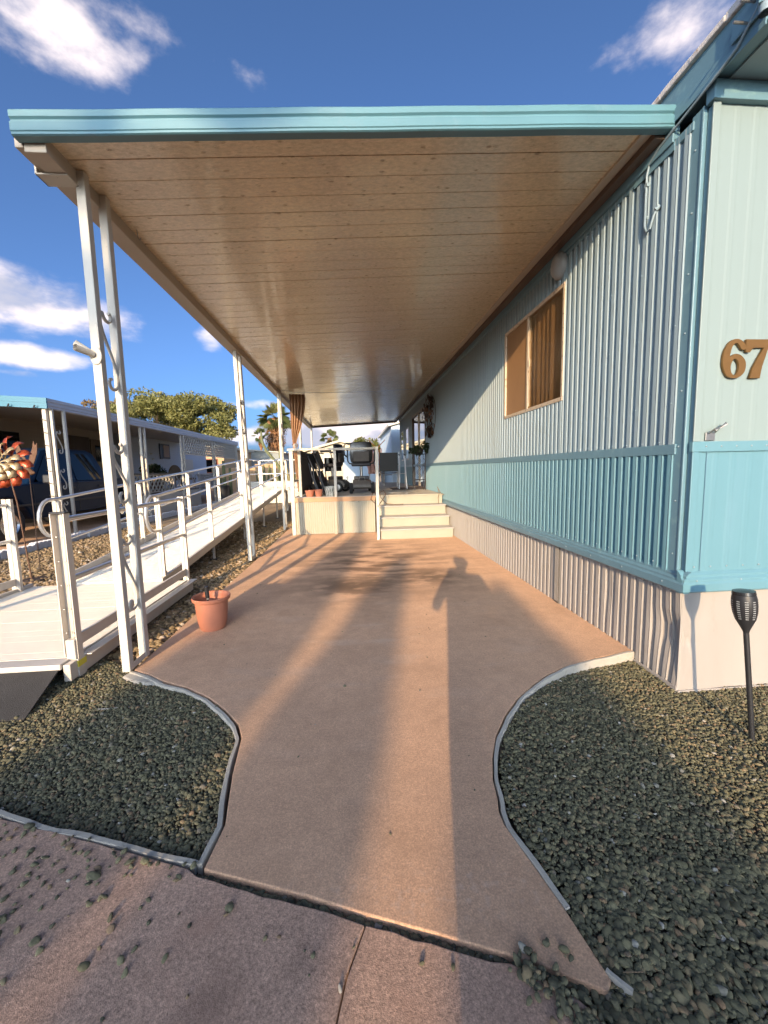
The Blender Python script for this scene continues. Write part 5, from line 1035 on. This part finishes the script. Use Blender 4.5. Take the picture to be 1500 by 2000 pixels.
# wind spinner and bird ornament on a stake
sp = thing('wind_spinner', 'red and gold metal pinwheel spinner on a thin stake by the ramp', 'wind spinner', (-4.12, 5.25, -.03))
MB().tube([(.05, .02, 0), (.0, .0, 1.0), (-.06, -.02, 1.49)], .008, 8).build('stake', 'rust', sp); MB().lathe([(.001, 0), (.14, 0), (.14, .012), (.001, .014)], (.09, .02, .01), 16).build('base_disc', 'rust_dark', sp)
def petals(n, r0, r1, w, mat, off, tw):
    for i in range(n):
        t = 2*math.pi*i/n+tw; ct_, st_ = math.cos(t), math.sin(t); m = MB(); V = []
        for j in range(7):
            s = j/6; r = r0+(r1-r0)*s; ww = w*math.sin(math.pi*(.12+.80*s))*(1 if s < .95 else .6); cu = .10*math.sin(s*2.2)
            for q, dy in ((-1, -.03), (1, .03)): x, z = r, cu+q*ww; V.append((-.08+x*ct_-z*st_, -.06+off+dy*s*1.5, 1.495+x*st_+z*ct_))
        o = m.add(V, [(2*j, 2*j+1, 2*j+3, 2*j+2) for j in range(6)]).build('petal', mat, sp, smooth=True); s_ = o.modifiers.new('t', 'SOLIDIFY'); s_.thickness = .004
petals(13, .10, .31, .045, 'spin_red', .03, 0); petals(11, .05, .22, .035, 'spin_gold', -.02, .3); petals(9, .02, .13, .025, 'spin_gold', -.05, .7)
br = thing('bird_ornament', 'rusty metal bird with raised wings beside the red spinner', 'ornament', (-4.43, 5.9, -.03)); br.scale = (.78, .78, .93)
MB().tube([(0, 0, 0), (0, 0, 1.45)], .007, 6).build('stake', 'rust_dark', br); MB().tube([(-.06, 0, 1.55), (0, 0, 1.50), (.05, 0, 1.46), (.10, 0, 1.46)], [.03, .045, .04, .012], 10).build('body', 'rust', br, smooth=True)
for s in (-1, 1):
    o = MB().prism([(s*.02, 1.52), (s*.10, 1.60), (s*.17, 1.75), (s*.19, 1.90), (s*.15, 1.86), (s*.13, 1.93), (s*.10, 1.82), (s*.05, 1.72), (s*.0, 1.60)][::s], -.006, .006, 'y').build('wing', 'rust', br)
# ================================================================== far background
def house(name, label, x0, x1, y0, y1, h, mat, roofmat, gable=0, axis='y', wins=(), doors=(), cat='house', over=.25, fascia=None):
    t = thing(name, label, cat, ((x0+x1)/2, y0, 0)); inv = Matrix.Translation((-(x0+x1)/2, -y0, 0))
    def add(o, p=None): o.parent = p or t; o.matrix_parent_inverse = Matrix() if p else inv; return o
    add(MB().box((x0, y0, -.1), (x1, y1, h)).build('wall', mat))
    if gable and axis == 'y': xm = (x0+x1)/2; add(MB().prism([(x0-over, h-.02), (xm, h+gable), (x1+over, h-.02), (x1+over, h+.08), (xm, h+gable+.12), (x0-over, h+.08)], y0-over, y1+over, 'y').build('roof', roofmat)); add(MB().prism([(x0+.02, h), (xm, h+gable-.02), (x1-.02, h)], y0+.01, y0+.3, 'y').build('gable', mat))
    elif gable: ym = (y0+y1)/2; add(MB().prism([(y0-over, h-.02), (ym, h+gable), (y1+over, h-.02), (y1+over, h+.08), (ym, h+gable+.12), (y0-over, h+.08)], x0-over, x1+over, 'x').build('roof', roofmat))
    else: add(MB().box((x0-over, y0-over, h+.002), (x1+over, y1+over, h+.18)).build('roof', roofmat))
    for (a, b, c, d, fm) in wins: w = add(MB().box((a-.06, y0-.05, c-.06), (b+.06, y0-.01, d+.06)).build('window', fm)); add(MB().box((a, y0-.06, c), (b, y0-.051, d)).build('pane', 'glass_dark', None), w)
    return t
house('cream_house', 'cream gabled house far behind the deck', -2.6, 1.3, 24, 33, 2.35, 'stucco_cream', 'stucco_cream', .55, wins=((-1.6, -.6, 1.2, 2.0, 'white_paint'),))
house('blue_shed', 'small pale blue building low behind the parked scooters', -.4, 1.2, 19.5, 23.0, 2.0, 'stucco_blue', 'stucco_blue', over=.1)
bh = house('blue_annex', 'pale blue annex with sloping eave beyond the carport end', 1.75, 5.5, 17.4, 24, 3.1, 'stucco_blue', 'white_paint', .5, wins=((2.2, 3.0, 1.2, 2.2, 'white_paint'),), over=.15)
house('red_roofed_house', 'low house with red roof far behind the cactus clump', -10.5, -3.6, 48, 56, 2.9, 'stucco_orange', 'tile_red', .5, 'x', over=.4)
house('ochre_house', 'ochre stucco house end with red framed window beyond the lattice', -14.5, -9.2, 30, 38, 3.0, 'stucco_orange', 'stucco_cream', wins=((-12.6, -11.5, 1.3, 2.2, 'tile_red'), (-10.6, -9.7, 1.3, 2.2, 'tile_red')))
house('grey_house', 'grey green mobile home with pale roof beyond the ochre wall', -13.5, -6.9, 42, 52, 3.1, 'stucco_grey', 'white_paint', .3)
tag(MB().box((-9.1, 27.0, -.1), (-4.6, 27.25, 1.55)).build('garden_wall', 'stucco_orange', bevel=.02), 'ochre garden wall behind the ramp', 'wall')
tag(MB().box((-4.4, 17.5, -.1), (-1.5, 17.7, .85)).build('garden_wall', 'white_paint', bevel=.02), 'low white wall behind the top of the ramp', 'wall')
g = thing('gate_panel', 'tall plain wooden panel fence right of the ochre wall', 'fence', (-5.2, 26, 0))
for i in range(7): MB().box((-.9+i*.28, 0, 0), (-.9+i*.28+.27, .05, 1.75)).build('board', 'stucco_orange', g)
# trees
def branchy(parent, trunk_h, r, limbs, spread, seed, mat='bark', lean=(0, 0)):
    g = random.Random(seed); m = MB(); top = Vector((lean[0], lean[1], trunk_h)); m.tube([(0, 0, -.2), (lean[0]*.4, lean[1]*.4, trunk_h*.5), top], [r, r*.8, r*.65], 10)
    for i in range(limbs):
        a = 6.28*i/limbs+g.uniform(-.4, .4); e = top+Vector((math.cos(a)*spread[0]*g.uniform(.5, 1), math.sin(a)*spread[1]*g.uniform(.5, 1), spread[2]*g.uniform(.5, 1))); md = top.lerp(e, .5)+Vector((g.uniform(-.2, .2), g.uniform(-.2, .2), .25))
        m.tube([top-Vector((0, 0, .2)), md, e], [r*.5, r*.3, r*.08], 7)
        for q in range(3):
            f = top.lerp(e, g.uniform(.4, .9)); m.tube([f, f+Vector((g.uniform(-1, 1), g.uniform(-1, 1), g.uniform(.3, 1)))*spread[2]*.4], [r*.15, r*.03], 5)
    return m.build('trunk', mat, parent, smooth=True)
def tree(name, label, loc, h, rad, mat, n, leaf, seed, limbs=7, lumps=14, trunk=None, cat='tree', aspect=.35, cz=.66):
    t = thing(name, label, cat, loc); th = trunk or h*.35; branchy(t, th, .05*h*.5, limbs, (rad[0]*.7, rad[1]*.7, h*.45), seed)
    leaf_cloud('crown', mat, t, (0, 0, h*cz), rad, n, leaf, lumps, seed, aspect); return t
tree('mesquite_tree', 'large feathery green tree behind the neighbouring carport roof', (-15.1, 36, 0), 7.8, (4.6, 3.5, 2.5), 'leaf_mesquite', 26000, .15, 15, 9, 44, cz=.70)
tree('mesquite_tree', 'green feathery tree left of the largest one behind the carport posts', (-19.4, 39, 0), 8.7, (3.6, 3, 2.5), 'leaf_mesquite', 16000, .15, 12, 8, 32, cz=.72)
tree('dry_tree', 'brownish dry tree leftmost behind the neighbouring carport', (-22.6, 40, 0), 8.0, (2.4, 2.4, 1.9), 'leaf_dry', 6000, .13, 13, 7, 22, cz=.80)
tree('citrus_bush', 'yellow green bushy tree between the cream house and blue annex', (1.5, 28.5, 0), 3.6, (1.1, 1.1, 1.2), 'leaf_bush', 6000, .09, 14, 5, 10, cz=.62)
def fan_palm(name, label, loc, h, crown, skirt_r, skirt_h, seed, nleaf=34, cat='palm'):
    t = thing(name, label, cat, loc); g = random.Random(seed)
    MB().tube([(0, 0, -.2), (.0, 0, h*.5), (0, 0, h)], [skirt_r*.62, skirt_r*.5, skirt_r*.45], 12).build('trunk', 'palm_skirt', t, smooth=True)
    m = MB()
    for i in range(int(340*skirt_h/2)):
        z = h-g.random()*skirt_h; a = g.uniform(0, 6.28); bulge = math.sin(math.pi*min(1, max(.08, (h-z)/skirt_h*.85+.1))); r0 = skirt_r*.45; r1 = skirt_r*(.55+.5*bulge)*g.uniform(.8, 1.12); w = g.uniform(.05, .12); L = g.uniform(.25, .5); c, s = math.cos(a), math.sin(a)
        m.add([(r0*c, r0*s, z+.15), (r1*c-w*s, r1*s+w*c, z-L*.6), (r1*.95*c, r1*.95*s, z-L), (r1*c+w*s, r1*s-w*c, z-L*.6)], [(0, 1, 2, 3)])
    m.build('skirt', 'palm_skirt', t)
    V = []; F = []; rn = []
    for i in range(nleaf):
        a = i*2.4+g.uniform(-.2, .2); el = R(g.uniform(-38, 82)); c, s = math.cos(a), math.sin(a); d = Vector((c*math.cos(el), s*math.cos(el), math.sin(el))); st = crown*.45; o = Vector((0, 0, h))+d*st; sd = Vector((-s, c, 0)); up = sd.cross(d); rl = g.uniform(-.9, .9); sd, up = sd*math.cos(rl)+up*math.sin(rl), up*math.cos(rl)-sd*math.sin(rl); b = g.random()
        n0 = len(V); V += [Vector((0, 0, h)), o+sd*.012, o-sd*.012]; F.append((n0, n0+1, n0+2)); rn += [b]*3
        for j in range(13):
            t_ = R(-75+150*j/12); L = crown*.58*(1-.25*abs(t_)); dd = d*math.cos(t_)+sd*math.sin(t_); tip = o+dd*L-Vector((0, 0, .22*L*(1.2-.6*math.sin(el)))); mid = o+dd*L*.55+up*.03; q = dd.cross(up)*(.035*crown)
            n0 = len(V); V += [o, mid+q, tip, mid-q]; F.append((n0, n0+1, n0+2)); F.append((n0, n0+2, n0+3)); rn += [b]*4
    me = mesh_np('crown', np.array([v[:] for v in V]), np.array(F), 'leaf_palm', np.array(rn), smooth=False); link('crown', me, t); return t
fan_palm('fan_palm', 'fan palm with shaggy orange brown skirt behind the second carport post', (-8.15, 45, 0), 7.0, 2.0, 1.05, 3.6, 5, 40)
for (x, y, h, c, lb) in ((-15.2, 70, 7.2, 1.7, 'distant dark palm left of the shaggy palm'), (-3.1, 60, 5.9, 1.6, 'small distant palm above the cream house roof'), (-12.4, 66, 4.9, 1.2, 'low distant palm right of the dark palm')):
    fan_palm('fan_palm', lb, (x, y, 0), h, c, .4, 1.6, int(x*10), 22)
# columnar cactus clump beyond the top of the ramp
def cactus(label, loc, arms, mat='cactus', grp='cactus clump behind the ramp'):
    t = thing('cactus', label, 'cactus', loc, 0, grp)
    for pts, r in arms: MB().tube(pts, [r]*(len(pts)-1)+[r*.55], 9).build('stem', mat, t, smooth=True)
    return t
cactus('tall bent grey cactus arm curving up left of the palm', (-4.1, 20.5, 0), [([(.9, 0, 0), (.75, 0, .9), (.35, 0, 1.7), (-.12, 0, 2.3), (-.3, 0, 2.75), (-.32, 0, 3.25)], .07), ([(.6, .1, 0), (.55, .1, 1.3), (.5, .1, 2.3)], .075)])
rr = random.Random(4)
for i, (x, y) in enumerate(((-4.4, 20.2), (-4.0, 21.0), (-3.6, 20.3), (-3.2, 20.8), (-2.8, 20.2), (-2.4, 20.7))):
    arms = []
    for q in range(5): a = rr.uniform(-.25, .25); b = rr.uniform(-.2, .2); hh = rr.uniform(1.0, 1.75); x0 = rr.uniform(-.2, .2); arms.append(([(x0*.4, b, 0), (x0+a*.5, b, hh*.5), (x0+a, b, hh)], rr.uniform(.045, .075)))
    cactus(['leftmost short yellow green cactus in the clump', 'second short cactus from the left in the clump', 'third short cactus from the left in the clump', 'fourth short cactus from the left in the clump', 'fifth short cactus from the left in the clump', 'rightmost short cactus of the clump nearest the deck'][i], (x, y, 0), arms, 'cactus_dry' if i % 2 else 'cactus')
cactus('dark green columnar cactus before the ochre house beside the lattice', (-5.25, 17.0, 0), [([(0, 0, 0), (0, 0, 1.75)], .10), ([(.2, .1, 0), (.22, .1, 1.45)], .09), ([(-.15, .1, 0), (-.2, .1, 1.2)], .08)], 'cactus', 'cactus by the neighbouring porch')
bp = thing('tall_pot', 'tall black plastic pot holding the dark cactus', 'pot', (-5.2, 16.6, 0)); MB().lathe([(.001, 0), (.2, 0), (.27, .75), (.24, .75), (.001, .7)], n=16).build('bowl', 'black', bp, smooth=True)
tree('dark_shrub', 'dark low shrub at the foot of the cactus clump', (-3.4, 19.2, 0), .9, (1.1, .5, .4), 'leaf_dark', 2500, .06, 21, 4, 8, trunk=.3, cat='shrub', cz=.5)

# ================================================================== behind the viewpoint: unseen trees shaped to cast shade, and the person
def cypress(label, x, y, h, r, seed, n):
    t = thing('shade_cypress', label, 'tree', (x, y, 0), 0, 'unseen cypress trees casting shade'); MB().tube([(0, 0, -.2), (0, 0, h*.85)], [.14, .04], 8).build('trunk', 'bark', t)
    g = np.random.default_rng(seed); z = g.random(n)**.9*(h-.3)+.3; pr = r*np.interp(z/h, [0, .08, .3, .83, .93, 1], [.55, .9, 1, 1.0, .5, .1]); a = g.random(n)*6.283; q = np.sqrt(g.random(n))*pr*(1+.12*np.sin(3*a+z*2))
    P = np.stack([q*np.cos(a), q*np.sin(a), z], 1); A = g.normal(0, 1, (n, 3)); A[:, 2] += 1.2; A /= np.linalg.norm(A, axis=1)[:, None]; B = np.cross(A, g.normal(0, 1, (n, 3))); B /= np.linalg.norm(B, axis=1)[:, None]; s = .14*g.uniform(.6, 1.3, n)[:, None]
    V = np.stack([P-A*s, P-B*s*.4, P+A*s, P+B*s*.4], 1).reshape(-1, 3); me = mesh_np('crown', V, np.arange(4*n).reshape(-1, 4), 'leaf_dark', np.repeat(g.random(n), 4), smooth=False); link('crown', me, t)
TA = math.tan(R(SUN_AZ))
CY = -15.0
cypress('broad unseen cypress leftmost across the street, shaped to cast shade', -1.56+TA*CY, CY, 5.4, .42, 31, 8000)
fan_palm('fan_palm', 'tall slender unseen palm across the street, added to shade the fascia', (-1.75+TA*CY, CY, 0), 7.3, 1.25, .2, .8, 77, 26)  # unseen palm, added so its high crown shades the fascia
cypress('short slim unseen cypress in the middle across the street, shaped to cast shade', -.64+TA*CY, CY, 5.0, .295, 32, 5500)
cypress('short broad unseen cypress rightmost across the street, shaped to cast shade', .56+TA*CY, CY, 4.62, .50, 33, 8000)
# the person taking the picture, standing behind the viewpoint
pe = thing('person', 'person in dark shirt and jeans holding a phone behind the viewpoint', 'person', (.0, 0, 0))
PX, PY = .10, -.42
J = {'pel': (0, 0, .78, .165), 'wa': (0, 0, .92, .165), 'ch': (.01, .01, 1.08, .175), 'nk': (0, .02, 1.235, .055), 'hd': (0, .03, 1.33, .082), 'ht': (0, .03, 1.44, .055),
     'ls': (-.19, .01, 1.17, .065), 'le': (-.29, .06, .95, .05), 'lw': (-.13, .24, 1.13, .03), 'lh': (-.06, .32, 1.20, .028), 'rs': (.19, .01, 1.17, .07), 're': (.24, .07, .95, .05), 'rw': (.12, .24, 1.12, .03), 'rh': (.06, .32, 1.20, .028),
     'lk': (-.10, .02, .42, .085), 'lhp': (-.09, 0, .72, .12), 'la': (-.11, -.02, .07, .045), 'lt': (-.13, .12, .035, .04), 'rk': (.10, .02, .42, .085), 'rhp': (.09, 0, .72, .12), 'ra': (.11, -.02, .07, .045), 'rt': (.13, .12, .035, .04)}
E_ = [('pel', 'wa'), ('wa', 'ch'), ('ch', 'nk'), ('nk', 'hd'), ('hd', 'ht'), ('ch', 'ls'), ('ls', 'le'), ('le', 'lw'), ('lw', 'lh'), ('ch', 'rs'), ('rs', 're'), ('re', 'rw'), ('rw', 'rh'), ('pel', 'lhp'), ('lhp', 'lk'), ('lk', 'la'), ('la', 'lt'), ('pel', 'rhp'), ('rhp', 'rk'), ('rk', 'ra'), ('ra', 'rt')]
ks = list(J); me = bpy.data.meshes.new('body'); me.from_pydata([(J[k][0]+PX, J[k][1]+PY, J[k][2]) for k in ks], [(ks.index(a), ks.index(b)) for a, b in E_], []); me.materials.append(MATS['cloth_shirt'])
bo = link('body', me, pe); sk = bo.modifiers.new('skin', 'SKIN'); sk.use_smooth_shade = True
for i, k_ in enumerate(ks): me.skin_vertices[0].data[i].radius = (J[k_][3], J[k_][3]); me.skin_vertices[0].data[i].use_root = (k_ == 'pel')
bo.modifiers.new('sub', 'SUBSURF').render_levels = 2
leaf_cloud('hair', 'leaf_dark', pe, (PX, PY+.0, 1.40), (.085, .085, .075), 900, .022, 6, 41)
MB().box((PX-.10, PY+.365, 1.14), (PX+.02, PY+.375, 1.215)).build('phone', 'black', pe, bevel=.004)
for s in (-1, 1):
    for i in range(4): MB().tube([(PX+s*.06, PY+.32, 1.20), (PX+s*.05+.0, PY+.37, 1.17-.018*i), (PX+s*.015, PY+.385, 1.165-.018*i)], [.009, .008, .006], 6).build('finger', 'skin', pe, smooth=True)
    MB().tube([(PX+s*.06, PY+.32, 1.20), (PX+s*.05, PY+.345, 1.23), (PX+s*.02, PY+.355, 1.225)], [.010, .009, .007], 6).build('thumb', 'skin', pe, smooth=True)
